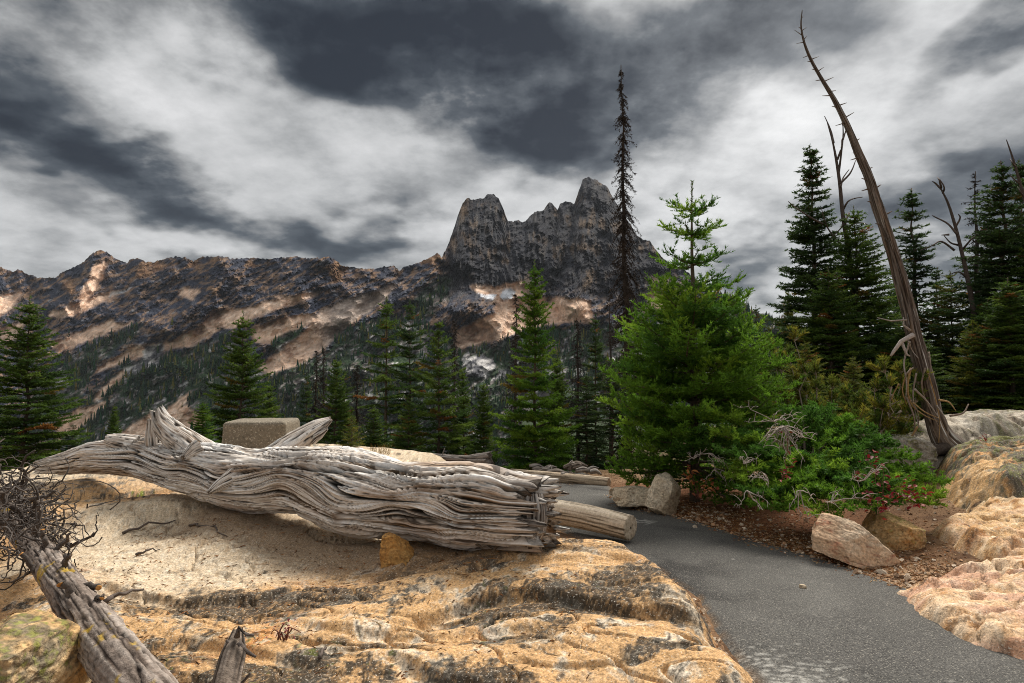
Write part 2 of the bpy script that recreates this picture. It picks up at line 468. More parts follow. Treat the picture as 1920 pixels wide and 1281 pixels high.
def build_mountains():
    PX, PY, ridge = mount_grid()
    u = (PX - 960) / F; v = (640.5 - PY) / F
    dy = CP - v * SP
    RX, RZ = u / dy, (SP + v * CP) / dy
    # broad form: slopes rising from the valley floor
    D = 620.0 / (0.74 - RZ)
    D *= 1 + 0.42 * ss(700, 0, PX) - 0.10 * ss(1250, 1900, PX)
    big = fbm2(PX / 150 + 0.25 * PY / 60, PY / 110 - PX / 260, 4, 0.5, True)
    med = fbm2(PX / 46 + PY / 40, PY / 34 - PX / 70, 4, 0.55, True)
    ver = fbm2(PX / 11 + 0.6 * pn2(PX / 40, PY / 40), PY / 60, 3, 0.55, True)
    scree = np.zeros_like(PX); woods = np.zeros_like(PX); pale = np.zeros_like(PX); snow = np.zeros_like(PX)
    wx = PX + 7 * fbm2(PX / 22, PY / 16, 3); wy = PY + 5 * fbm2(PX / 20 + 40, PY / 14, 3)
    for p in SCREE: scree = np.maximum(scree, ss(-6, 2, polyd(wx, wy, p)))
    for p in PALE: pale = np.maximum(pale, ss(-2, 4, polyd(wx, wy, p)))
    for p in SNOW: snow = np.maximum(snow, ss(-1, 1.5, polyd(PX + 2 * pn2(PX / 5, PY / 5), PY, p)))
    for p in WOODS: woods = np.maximum(woods, ss(-8, 10, polyd(PX + 12 * fbm2(PX / 30, PY / 25, 3), PY + 10 * fbm2(PX / 30 + 9, PY / 25, 3), p)))
    crag = (1 - scree) * (1 - 0.6 * woods)
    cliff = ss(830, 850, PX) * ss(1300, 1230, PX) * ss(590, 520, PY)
    D -= 55 * big
    D -= 12 * med * (.35 + .65 * crag)
    D -= (2 + 12 * cliff) * ver * crag
    AL = PX * .88 - PY * .47; AC = PX * .47 + PY * .88
    D -= 11 * fbm2(AL / 30, AC / 13, 3, .6, True) * crag * (1 - .4 * cliff)
    D -= 6 * fbm2(PX / 7 + PY / 30, PY / 9, 2, .6, True) * crag
    # gullies and buttresses
    for pts, w, a in [([(1077,385),(1062,450),(1045,520),(1030,560)], 9, 60), ([(952,414),(905,470),(870,520),(840,560)], 10, 35), ([(1046,395),(1030,450),(1000,520),(985,550)], 6, 40),
                      ([(749,508),(735,545),(700,560),(640,620)], 12, 45), ([(362,490),(340,530),(330,560)], 10, 45), ([(238,493),(248,520),(236,545)], 8, 35),
                      ([(628,486),(560,540),(480,575),(400,590)], 9, 35), ([(1204,448),(1180,500),(1140,560)], 9, 45), ([(90,521),(120,560),(140,575)], 9, 40)]:
        D += .35 * a * rib(PX, PY, pts, w)
    for pts, w, a in [([(1105,335),(1095,420),(1080,520),(1065,570)], 26, 120), ([(1130,345),(1150,440),(1170,540)], 20, 60), ([(913,364),(890,420),(860,480)], 26, 90), ([(1020,395),(990,450),(960,520)], 20, 60), ([(1063,377),(1050,450),(1040,500)], 8, 45),
                      ([(188,469),(160,540),(120,575)], 22, 80), ([(420,481),(400,540),(330,600),(260,640)], 26, 90), ([(600,484),(560,540),(500,575)], 24, 80), ([(820,473),(800,520),(760,560)], 16, 50), ([(900,580),(860,575),(840,600)], 24, 70), ([(1140,520),(1150,560),(1110,600)], 14, 50)]:
        D -= .75 * a * rib(PX, PY, pts, w)
    D *= 1 - 0.13 * cliff * 0
    D -= 1.6 * np.random.default_rng(4).normal(size=D.shape) * crag * ss(8, 30, PY - ridge[None])
    z = CAMZ + RZ * D
    V0 = np.stack([RX * D, D, z], -1)
    # the far side, falling away behind the skyline
    nb = 5
    back = []
    for k in range(nb, 0, -1):
        q = V0[0].copy(); q[:, 1] += 120 * k; q[:, 0] *= 1 + 0.03 * k; q[:, 2] -= 55 * k ** 1.3
        back.append(q)
    Vt = np.concatenate([np.stack(back), V0], 0)
    # colours of the ground itself
    n1 = fbm2(PX / 60 + 5, PY / 40, 4); n2 = fbm2(AL / 22, AC / 8 + 3, 4, 0.62); n3 = fbm2(AL / 46 + 8, AC / 13, 3, 0.6, True)
    n4 = pn2(PX / 3.4, PY / 2.8)
    c = np.empty(PX.shape + (3,), np.float32); c[:] = (.046, .053, .080)
    vs = fbm2(PX / 7 + .8 * pn2(PX / 30, PY / 30) - PY / 160, PY / 55, 3, .55)
    n2 = mix(n2, .55 * vs + .45 * n2, cliff)
    c = cmix(c, (.15, .155, .18), ss(.10, .55, n2 + 0.3 * n4) * (1 - .35 * cliff))
    c = cmix(c, (.04, .044, .058), ss(.1, .5, -n2 + 0.4 * n1))
    c = cmix(c, (.26, .13, .055), .75 * ss(.12, .5, n1 + 0.5 * n3 - 0.55 + 0.45 * ss(80, 0, PY - ridge[None])))
    c = cmix(c, (.34, .21, .12), ss(.45, .85, n3 + .4 * n2) * (1 - .6 * cliff) * .75)
    c = cmix(c, (.36, .32, .27), cliff * ss(.25, .6, ver * .6 + n2) * .5)
    c = cmix(c, (.42, .26, .13), cliff * ss(.18, .42, n1 + .5 * n2 - .1) * .35)
    c = cmix(c, (.46, .47, .49), ss(.34, .62, n2 + .25 * n4) * .5 * (1 - .8 * cliff))
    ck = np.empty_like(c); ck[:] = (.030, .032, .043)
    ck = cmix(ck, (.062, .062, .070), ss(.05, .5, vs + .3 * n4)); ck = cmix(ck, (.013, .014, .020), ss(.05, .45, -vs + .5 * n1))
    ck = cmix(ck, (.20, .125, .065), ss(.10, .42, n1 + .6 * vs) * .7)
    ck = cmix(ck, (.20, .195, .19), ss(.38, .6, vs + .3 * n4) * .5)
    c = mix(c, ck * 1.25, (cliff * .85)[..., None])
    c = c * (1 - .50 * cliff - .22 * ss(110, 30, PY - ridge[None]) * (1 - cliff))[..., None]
    tal = np.empty_like(c); tal[:] = (.74, .50, .35)
    tal = cmix(tal, (.82, .63, .49), ss(-.1, .5, n2))
    tal = cmix(tal, (.46, .27, .17), ss(.1, .5, -n2 + n1))
    grey = ss(560, 640, PX) * ss(770, 720, PX) * ss(500, 545, PY)
    tal = cmix(tal, (.32, .27, .235), grey * .85)
    tal = cmix(tal, (.8, .68, .58), ss(.35, .6, n4) * .45)
    c = mix(c, tal, (scree * (.80 + .2 * ss(-.3, .2, n2)))[..., None])
    pal = np.empty_like(c); pal[:] = (.5, .48, .46)
    pal = cmix(pal, (.10, .10, .11), ss(.1, .45, n3 - .1))
    pal = cmix(pal, (.72, .70, .68), ss(.2, .5, n2))
    low = woods * (1 - scree)
    gr = np.empty_like(c); gr[:] = (.035, .058, .030)
    gr = cmix(gr, (.07, .11, .04), ss(.0, .5, n2))
    gr = cmix(gr, (.10, .105, .035), ss(.25, .6, n1 + .4 * n4) * .6)
    rockpatch = ss(.10, .34, n2 * .7 + n3 * .40 + .3 * n1 - .06)
    c = mix(c, gr, (low * (1 - .8 * rockpatch))[..., None])
    c = mix(c, pal, (low * rockpatch * .75)[..., None])
    c = mix(c, pal, (pale)[..., None])
    c = cmix(c, (.72, .75, .80), snow)
    cb = np.repeat(c[:1], nb, 0)
    ct = np.concatenate([cb, c], 0)
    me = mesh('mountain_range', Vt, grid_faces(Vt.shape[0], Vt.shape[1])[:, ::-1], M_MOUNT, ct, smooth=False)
    obj('mountain_range', me, kind='structure', label='rocky mountain range with two dark spires above tan scree slopes', cat='mountain')
    mount_attr.update(PX=PX, PY=PY, V=V0, low=low * (1 - .75 * rockpatch), pale=pale, scree=scree)
def build_far_forest():
    rg = np.random.default_rng(3)
    A = mount_attr
    PX, PY, V0 = A['PX'], A['PY'], A['V']
    w = A['low'] * (1 - A['pale']) * (PY < 900) * (PX > -150) * (PX < 2050)
    w = w + 0.05 * ss(.0, .4, fbm2(PX / 20 + 60, PY / 14, 3)) * ss(30, 80, PY - PY[:1]) * (1 - A['scree']) * (PY < 720) * ss(560, 600, PY + 0.05 * PX * 0)
    w = w + .5 * ((PX > 1300) & (PX < 1500) & (PY - PY[:1] < 14))
    # open glades and thickets
    w = w * ss(-.15, .35, fbm2(PX / 38 + PY / 60 + 20, PY / 26 + PX / 80, 3) + .05)
    w = w * (V0[..., 1] / 900.0) ** 1.5
    p = (w / w.sum()).ravel()
    n = 9000
    idx = rg.choice(p.size, n, p=p)
    P = V0.reshape(-1, 3)[idx] + np.stack([rg.uniform(-3, 3, n), rg.uniform(-3, 3, n), np.zeros(n)], 1)
    D = P[:, 1]
    h = rg.uniform(7, 15, n) * np.clip(D / 900, .55, 1.3)
    r = h * rg.uniform(.13, .2, n)
    # three stacked ragged skirts each
    K = 5
    vs = []; cs = []; tris = []
    ang0 = rg.uniform(0, 6.28, n)
    base = np.stack([rg.uniform(.016, .034, n), rg.uniform(.034, .058, n), rg.uniform(.020, .032, n)], 1)
    yel = rg.random(n) < .16
    base[yel] = np.stack([rg.uniform(.08, .13, yel.sum()), rg.uniform(.09, .12, yel.sum()), rg.uniform(.02, .03, yel.sum())], 1)
    off = 0
    for lv, (z0, z1, rr) in enumerate([(0.02, .52, 1.0), (.3, .78, .72), (.58, 1.0, .45)]):
        a = ang0[:, None] + np.arange(K)[None] * 2 * np.pi / K + lv * .6
        jit = rg.uniform(.65, 1.3, (n, K))
        ring = np.stack([P[:, :1] + np.cos(a) * r[:, None] * rr * jit, P[:, 1:2] + np.sin(a) * r[:, None] * rr * jit, P[:, 2:] + h[:, None] * (z0 + rg.uniform(-.03, .03, (n, K)))], -1)
        top = P + np.stack([np.zeros(n), np.zeros(n), h * z1], 1)
        v = np.concatenate([ring, top[:, None]], 1)
        vs.append(v.reshape(-1, 3)); cs.append(np.repeat(base * (1 + .12 * lv), K + 1, 0))
        b = off + np.arange(n)[:, None] * (K + 1)
        j = np.arange(K)[None]
        tris.append(np.stack([b + j, b + (j + 1) % K, np.broadcast_to(b + K, (n, K))], -1).reshape(-1, 3))
        off += n * (K + 1)
    me = mesh('distant_forest', np.concatenate(vs), np.concatenate(tris), M_FAR, np.concatenate(cs), smooth=False)
    obj('distant_forest', me, kind='stuff', label='dark conifer forest on the lower mountain slopes', cat='forest')
build_mountains()
build_far_forest()
# ---------------------------------------------------------------- ground, path and the granite outcrop
PATH_R = [(1.15,15.5),(1.72,11.6),(1.72,10.4),(1.55,9.3),(1.62,8.55),(1.80,8.05),(2.15,7.45),(2.50,6.35),(2.75,5.65),(3.00,4.70),(3.15,4.15),(3.24,3.75),(3.30,3.2),(3.35,2.0),(3.4,0.0),(3.4,-6.0)]
PATH_L = [(-6.5,14.2),(-2.0,12.6),(-0.3,11.0),(-0.35,9.4),(-0.1,8.2),(0.25,7.2),(0.8,6.1),(1.2,5.1),(1.3,4.4),(1.22,3.9),(1.2,3.4),(1.2,2.8),(1.2,2.2),(1.2,1.2),(1.25,0.0),(1.25,-6.0)]
PATH_POLY = PATH_R + PATH_L[::-1]
def g_base(x, y):
    r = np.hypot(x, y)
    z = -0.06 * np.clip(y - 4, 0, 40)
    # bank on the right of the path
    d = x - np.interp(y, [0, 3.4, 4.7, 6.4, 8, 10, 14], [3.4, 3.25, 3.0, 2.45, 1.8, 1.9, 3.0])
    z = z + 0.05 * np.clip(d, 0, 3) * ss(0, 4, y) + 0.34 * ss(2.0, 6.0, d) * ss(4, 8, y)
    # drop-off into the valley, left and ahead
    z = z - 0.42 * np.clip(y - 12.5 - 0.25 * np.clip(x, 0, 40), 0, 400) * ss(9, 2, x) - 0.14 * np.clip(y - 26, 0, 400) * ss(2, 9, x)
    z = z - 0.35 * np.clip(-x - 7.5, 0, 300) * ss(3, 8, y)
    z = np.maximum(z, -170 - 0.004 * r)
    return z
def g_height(x, y):
    z = g_base(x, y)
    dp = polyd(x, y, PATH_POLY)
    off = ss(0.0, 0.5, -dp)
    r = np.hypot(x, y)
    z = z + off * (0.035 * fbm2(x * 1.3, y * 1.3, 3) + 0.02 * fbm2(x * 5, y * 5, 3)) + 1.2 * ss(20, 60, r) * fbm2(x / 18, y / 18, 3)
    z = z - 0.02 * ss(-0.12, 0.0, dp)
    return z
def gz(x, y):
    return float(g_height(np.array([x]), np.array([y]))[0])
def build_ground():
    az = np.concatenate([np.arange(-180, -52, 4.0), np.arange(-52, 52, 0.32), np.arange(52, 180.1, 4.0)])
    r = [0.4]
    while r[-1] < 3400:
        q = r[-1]
        r.append(q * (1.06 if q < 2 else 1.014 if q < 16 else 1.07))
    r = np.array(r)
    A, Rr = np.meshgrid(np.radians(az), r)
    x = Rr * np.sin(A); y = Rr * np.cos(A)
    z = g_height(x, y)
    c = np.empty(x.shape + (3,), np.float32); c[:] = (.17, .10, .055)
    n = fbm2(x * 1.6, y * 1.6, 4); n2 = fbm2(x * 9, y * 9, 3)
    c = cmix(c, (.27, .17, .10), ss(0, .5, n + .4 * n2))
    c = cmix(c, (.09, .05, .028), ss(.1, .5, -n + .5 * n2))
    # needle litter under the firs
    lit = ss(.9, .2, np.hypot((x - 3.0) / 2.0, (y - 7.0) / 2.6)) + ss(1.1, .4, np.hypot((x - 2.4) / 2.0, (y - 9.0) / 2.0))
    c = cmix(c, (.13, .048, .020), np.clip(lit, 0, 1) * .8)
    far = ss(11, 16, np.hypot(x, y))
    c = cmix(c, (.12, .10, .045), far * .7)
    c = cmix(c, (.03, .045, .02), ss(25, 60, np.hypot(x, y)))
    # sandy, gravelly strip by the path on the right
    dp = polyd(x, y, PATH_POLY)
    c = cmix(c, (.42, .27, .16), ss(-.9, -.1, dp) * ss(2.6, 3.2, x) * ss(5.6, 4.6, y) * ss(-.2, .3, n + .3))
    me = mesh('ground', np.stack([x, y, z], -1), grid_faces(*x.shape), M_SOIL, c)
    obj('ground', me, kind='structure')
def build_path():
    def res(p, n):
        p = np.array(p); s = np.concatenate([[0], np.cumsum(np.hypot(*np.diff(p, axis=0).T))])
        t = np.linspace(0, 1, len(p)); k = np.linspace(0, 1, n)
        # smooth through the points
        from_ = np.stack([np.interp(k, t, p[:, 0]), np.interp(k, t, p[:, 1])], 1)
        for _ in range(12):
            from_[1:-1] = .25 * from_[:-2] + .5 * from_[1:-1] + .25 * from_[2:]
        return from_
    n = 420; m = 70
    a = res(PATH_L, n); b = res(PATH_R, n)
    t = np.linspace(0, 1, m)
    P = a[:, None] + (b - a)[:, None] * t[None, :, None]
    edge = np.minimum(t, 1 - t)[None]
    P[..., 0] += .05 * ss(.1, 0, edge) * fbm2(P[..., 1] * 2.2, P[..., 0], 3)
    x, y = P[..., 0], P[..., 1]
    z = g_base(x, y) + .008 * fbm2(x * .9, y * .9, 2) + .012 * (1 - ss(0, .06, edge)) * -3
    z += .004
    c = np.empty(x.shape + (3,), np.float32); c[:] = (.090, .086, .079)
    nz = fbm2(x * 1.1, y * 1.1, 4)
    c = cmix(c, (.12, .115, .105), ss(.0, .5, nz))
    c = cmix(c, (.04, .038, .036), ss(.1, .5, -nz))
    sp = fbm2(x * 48, y * 48, 3, .65)
    c = cmix(c, (.55, .53, .48), ss(.0, .28, sp + .75 * ss(1.1, .1, np.hypot((x - 1.45) / .55, (y - 3.1) / .8) + .5 * nz) - .62) * .55)
    c = cmix(c, (.42, .40, .36), ss(.05, .3, sp + .7 * ss(.5, .1, np.hypot((x - 1.55) / .5, (y - 7.2) / .5)) - .5) * .8)
    c = cmix(c, (.20, .12, .06), ss(.06, .0, edge) * ss(-.1, .25, fbm2(x * 7, y * 7, 3) + .1))
    me = mesh('asphalt_path', np.stack([x, y, z], -1), grid_faces(n, m), M_ASPH, c)
    obj('path', me, kind='structure')

OUT = [(1.12,4.72),(1.30,4.2),(1.40,3.6),(1.44,3.1),(1.46,2.5),(1.48,1.6),(1.4,.6),(-3.5,.4),(-4.6,2.5),(-6.4,4.5),(-7.4,7.2),(-7.0,9.6),(-5.5,11.0),(-3.2,11.8),(-1.2,11.3),(-.65,10.2),(-.75,8.6),(-.85,7.2),(-.35,6.1),(.2,5.35),(.6,4.95)]
CTRL = np.array([(1.0,4.0,.33),(.5,4.4,.37),(.0,4.5,.32),(1.3,3.6,.27),(-.5,4.5,.24),(.6,3.4,.24),(1.1,3.2,.21),(.5,2.7,.07),(1.2,2.4,.03),(-.5,3.4,.17),(-.5,2.6,.02),(-1.5,3.2,.13),(-2.2,2.6,.03),
 (-1.2,4.2,.18),(-2.6,4.2,.17),(-1.5,5.0,.19),(-3.0,5.2,.2),(-2.3,6.2,.30),(-2.5,5.6,.33),(-1.9,5.25,.27),(-3.2,6.0,.37),(-1,6.2,.14),(-3.3,8,.36),(-4.5,7.0,.36),(-3.7,6.5,.30),(-5.5,6.3,.22),(-5.2,8,.30),(-2.8,10,.25),(-1.6,10.2,.12),(-.9,9.8,-.05),(-.9,8,.0),(-5,10,.2),(-4.2,4.4,.06),(-3.6,3.2,.0),(-6.5,7,.15),(-5.0,5.2,.16),(0,1,-.15),(-2.5,1,-.15),(0.3,5.0,.28)])
def rbf(x, y, C, s=.8):
    num = 0; den = 1e-6
    for cx, cy, cz in C:
        k = s * (0.5 + 0.1 * cy)
        w = 1.0 / (((x - cx) ** 2 + (y - cy) ** 2) / k ** 2 + .12) ** 2
        num = num + w * cz; den = den + w
    return num / den
def _gl(pts):      # ledge lines: places in the photograph dropped onto the slab
    q = [at(a, b, 1.0) for a, b in pts]
    w = sorted((p.x * ((.2 - CAMZ) / (p.z - CAMZ)), (.2 - CAMZ) / (p.z - CAMZ)) for p in q)
    return np.array(w)
LEDGES = [(_gl(p), h) for p, h in [
 ([(850,1092),(960,1072),(1080,1086),(1180,1080),(1262,1098)], .035), ([(760,1150),(900,1122),(1050,1130),(1180,1146),(1310,1162)], .075), ([(555,1150),(680,1172),(800,1172),(950,1172),(1040,1180)], .04),
 ([(720,1205),(800,1228),(900,1255),(1050,1262),(1180,1258),(1330,1272)], .06), ([(190,1090),(330,1112),(480,1106),(570,1088)], .06), ([(230,1195),(340,1165),(480,1195),(600,1215)], .055), ([(330,1230),(480,1255),(600,1262),(760,1278)], .05), ([(700,1085),(800,1068),(880,1050)], .03), ([(1040,1040),(1150,1045),(1240,1062)], .02)]]
def ledge_field(x, y):
    z = 0; m = 0
    wob = .035 * fbm2(x * 3.1 + 2, y * 2.0, 4, .55)
    for L_, h in LEDGES:
        d = y - np.interp(x, L_[:, 0], L_[:, 1]) + wob
        env = ss(L_[0, 0] - .12, L_[0, 0] + .15, x) * ss(L_[-1, 0] + .12, L_[-1, 0] - .15, x)
        rec = np.exp(np.minimum(d, 0) / .15) * ss(.035, -.035, d)
        z = z - h * rec * env
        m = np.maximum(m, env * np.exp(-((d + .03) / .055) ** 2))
    return z, m
def outcrop(x, y, fine=True):
    d = polyd(x, y, OUT)
    wob = .16 * fbm2(x * 1.7, y * 1.7, 3)
    zb = rbf(x, y, CTRL)
    n1 = fbm2(x * .9 + 3, y * 1.3, 3)
    front = ss(4.7, 4.2, y) * ss(-2.9, -1.9, x)           # the stepped, foliated face towards the camera
    z = zb + .055 * n1 + .03 * front * fbm2(x * 1.1 + 9, y * 2.6, 3)
    if fine:
        z = z + ledge_field(x, y)[0]
        # finer foliation: sharp-lipped, long waves across the view
        for fq, am, sx, o in ((3.4, .030, .55, 0.0), (8.5, .013, .9, 5.0)):
            t = y * fq + 1.1 * fbm2(x * sx + o, y * .9, 3, .55) + .25 * x
            fr = t - np.floor(t)
            z = z - am * np.exp(-5 * (1 - fr)) * ss(1.0, .93, fr) * ss(-.15, .35, fbm2(x * .9 + o + 30, y * 2.2, 2)) * (.40 + .60 * front)
        z = z + .008 * fbm2(x * 9, y * 14, 3, .6)
        cr = np.abs(fbm2(x * .8 + 20, y * 1.7 + .6 * x, 3))
        z = z - .03 * ss(.02, .0, cr)
    # crack under the far-left hump
    z = z - .10 * np.exp(-(lined(x, y, [(-6.2,6.15),(-5.0,6.35),(-4.2,6.25),(-3.6,6.45)]) / .07) ** 2)
    e = ss(-.03, .42, d + wob)
    z = z * e - .35 * (1 - e) - .5 * np.clip(-d - .2, 0, 2)
    return z, d
def outcrop_cols(x, y):
    n1 = fbm2(x * 1.1 + 4, y * 1.4, 4); n2 = fbm2(x * 4.5, y * 8, 4, .6); n3 = fbm2(x * 16, y * 24, 3, .6)
    n4 = fbm2(x * 1.9 + 30, y * 4.6 + .5 * x, 4, .55)
    c = np.empty(x.shape + (3,), np.float32); c[:] = (.54, .325, .150)
    c = cmix(c, (.68, .50, .31), ss(-.1, .45, n2 + .3 * n1))
    c = cmix(c, (.46, .205, .065), ss(.05, .5, n1 + .5 * n2 - .05))
    c = cmix(c, (.78, .69, .55), ss(.0, .38, n2 + .6 * n3 - .05) * .85)
    c = cmix(c, (.22, .11, .045), ss(.2, .5, n3 + .3 * n2) * .6)
    # pale weathered top
    pl = ss(1.0, .72, np.hypot((x + 2.3) / 1.9, (y - 5.2) / 1.25) + .25 * n1 + .1 * n2)
    pl = np.maximum(pl, ss(6.2, 7.2, y + .5 * n1))
    pale = np.empty_like(c); pale[:] = (.56, .44, .30)
    pale = cmix(pale, (.66, .56, .42), ss(-.1, .4, n3 + .4 * n2))
    pale = cmix(pale, (.35, .24, .14), ss(.12, .45, n2 - .4 * n3) * .75)
    pale = cmix(pale, (.60, .24, .15), ss(.1, .4, n1 + .35 * n2 - .12) * ss(.9, .3, pl) * .9)
    pale = cmix(pale, (.16, .10, .06), ss(.03, .008, np.abs(fbm2(x * 1.8 + 70, y * 6 + .6 * x, 3, .55))) * ss(-.05, .2, n2 + .5 * n3) * .8)
    c = mix(c, pale, pl[..., None])
    # black crustose lichen in patches and streaks; recess shade painted in along ledges
    dk = ss(.16, .34, n4 + .34 * n2 + .34 * n3 - .10 * n1 - .05) * (1 - .80 * pl)
    dk = np.maximum(dk, ledge_field(x, y)[1] * ss(-.34, .02, n2 + .6 * n3 + .05))  # ledge lines: lichen black with the shade of the recess painted in
    dk = np.maximum(dk, ss(.055, .02, np.abs(fbm2(x * 1.1 + 50, y * 4.2 + .8 * x, 3))) * ss(-.1, .2, n2 + .5 * n3 + .1) * (1 - .85 * pl))
    for (bx, by, rx, ry, a) in [(.25, 3.62, .62, .10, .5), (.9, 3.75, .4, .10, .35), (-.2, 2.95, .45, .16, .45), (.6, 2.75, .8, .12, .45), (-1.5, 3.9, .7, .16, .45), (-1.2, 3.05, .35, .2, .5), (-2.0, 3.2, .35, .3, .45), (-2.1, 2.7, .4, .25, .4)]:
        dk = np.maximum(dk, ss(.10, .36, a * 2.0 * np.exp(-((x - bx) / rx) ** 2 - ((y - by) / ry) ** 2) + .45 * n2 + .35 * n3))
    g5 = fbm2(x * 34, y * 40, 2, .6)
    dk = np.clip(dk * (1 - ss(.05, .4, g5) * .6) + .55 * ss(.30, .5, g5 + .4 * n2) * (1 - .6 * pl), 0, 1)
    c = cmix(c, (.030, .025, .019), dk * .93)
    far = ss(5.6, 6.4, y) * ss(-2.6, -3.4, x)
    c = cmix(c, (.10, .09, .075), far * ss(.0, .3, n2 + .6 * n3 + .5 * n1) * .85)
    hf = np.random.default_rng(2).normal(size=x.shape).astype(np.float32)
    c = c * (1 + .10 * np.clip(hf, -2, 2) * (1 - .4 * dk))[..., None]
    # moss and yellow-green lichen
    ms = ss(.16, .34, n1 * .5 + n3 * .8 + .1 * n2 - .12) * (ss(.6, .2, np.hypot((x + 4.0) / .6, (y - 6.35) / .35)) + .9 * ss(1, .3, np.hypot((x + 1.95) / .55, (y - 2.95) / .5)) + .35 * ss(1, .3, np.hypot((x + 1.0) / .9, (y - 3.3) / .6)) + .3 * ss(1, .3, np.hypot((x - .1) / .9, (y - 3.6) / .5)))
    c = cmix(c, (.26, .30, .035), np.clip(ms, 0, 1) * .85)
    # darker brown band on the granite under the log
    band = ss(.55, .1, lined(x, y, [(-2.6,5.25),(-1.6,4.8),(-.9,4.5),(-.4,4.35)]) + .15 * n2)
    c = cmix(c, (.20, .125, .07), band * .75)
    return c
def build_outcrop():
    px = np.concatenate([np.arange(-700, -60, 16.0), np.arange(-60, 1420, 2.7), np.arange(1420, 1700, 12.0)])
    py = np.concatenate([np.arange(836, 900, 2.0), np.arange(900, 1040, 2.2), np.arange(1040, 1300, 1.3), np.arange(1300, 2300, 16.0)])
    PX, PY = np.meshgrid(px, py)
    u = (PX - 960) / F; v = (640.5 - PY) / F
    dy = CP - v * SP
    k = (.2 - CAMZ) / ((SP + v * CP) / dy)
    x = u / dy * k; y = k
    z, d = outcrop(x, y)
    P = np.stack([x, y, z], -1)
    # rough crystals on every face, risers too
    gy = np.gradient(P, axis=0); gx = np.gradient(P, axis=1)
    nrm = np.cross(gy, gx); nrm /= np.linalg.norm(nrm, axis=-1)[..., None] + 1e-9
    nrm *= np.sign(nrm[..., 2:] + 1e-9)
    rough = ss(7.5, 5.5, y)
    dd = .009 * fbm3(x * 7, y * 9, z * 16, 3, .6) + .007 * fbm3(x * 26, y * 30, z * 34, 2, .6)
    P = P + nrm * (dd * rough * ss(-.3, 0, d))[..., None]
    zz = P[..., 2] - .2
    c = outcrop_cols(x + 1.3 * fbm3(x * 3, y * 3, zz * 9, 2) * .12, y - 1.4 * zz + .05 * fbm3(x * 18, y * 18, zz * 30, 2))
    f = grid_faces(*x.shape)[:, ::-1]
    keep = (d.ravel()[f] > -.9).any(1) & (y.ravel()[f] < 13).all(1)
    f = f[keep]
    used = np.unique(f); rm = np.full(x.size, -1); rm[used] = np.arange(len(used))
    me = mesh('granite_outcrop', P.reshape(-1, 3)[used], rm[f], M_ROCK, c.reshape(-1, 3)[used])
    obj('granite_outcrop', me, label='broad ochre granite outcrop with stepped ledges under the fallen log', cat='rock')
def oz(x, y):
    return float(outcrop(np.array([x]), np.array([y]))[0][0])
build_ground()
build_path()
build_outcrop()
# ---------------------------------------------------------------- wood: logs, stubs, snags
def spline(P, n, rad=None):
    P = np.asarray(P, np.float64); m = len(P)
    s = np.concatenate([[0], np.cumsum(np.linalg.norm(np.diff(P[:, :3], axis=0), axis=1))])
    k = np.linspace(0, s[-1], n)
    Q = np.concatenate([P, np.asarray(rad, np.float64)[:, None]], 1) if rad is not None else P
    tan = np.gradient(Q, s, axis=0)
    i = np.clip(np.searchsorted(s, k, 'right') - 1, 0, m - 2)
    h = (s[i + 1] - s[i])[:, None]; t = ((k - s[i]) / (s[i + 1] - s[i]))[:, None]
    o = (2*t**3-3*t**2+1)*Q[i] + (t**3-2*t**2+t)*h*tan[i] + (-2*t**3+3*t**2)*Q[i+1] + (t**3-t**2)*h*tan[i+1]
    return (o[:, :-1], o[:, -1], k) if rad is not None else (o, k)
SILVER = dict(hi=(.86, .84, .81), mid=(.60, .53, .46), lo=(.17, .105, .06), crack=(.014, .014, .010))
GREYW = dict(hi=(.40, .37, .34), mid=(.25, .21, .18), lo=(.10, .075, .055), crack=(.02, .015, .012))
BARKC = dict(hi=(.27, .22, .18), mid=(.16, .125, .098), lo=(.07, .05, .038), crack=(.018, .014, .012))
GR = {}
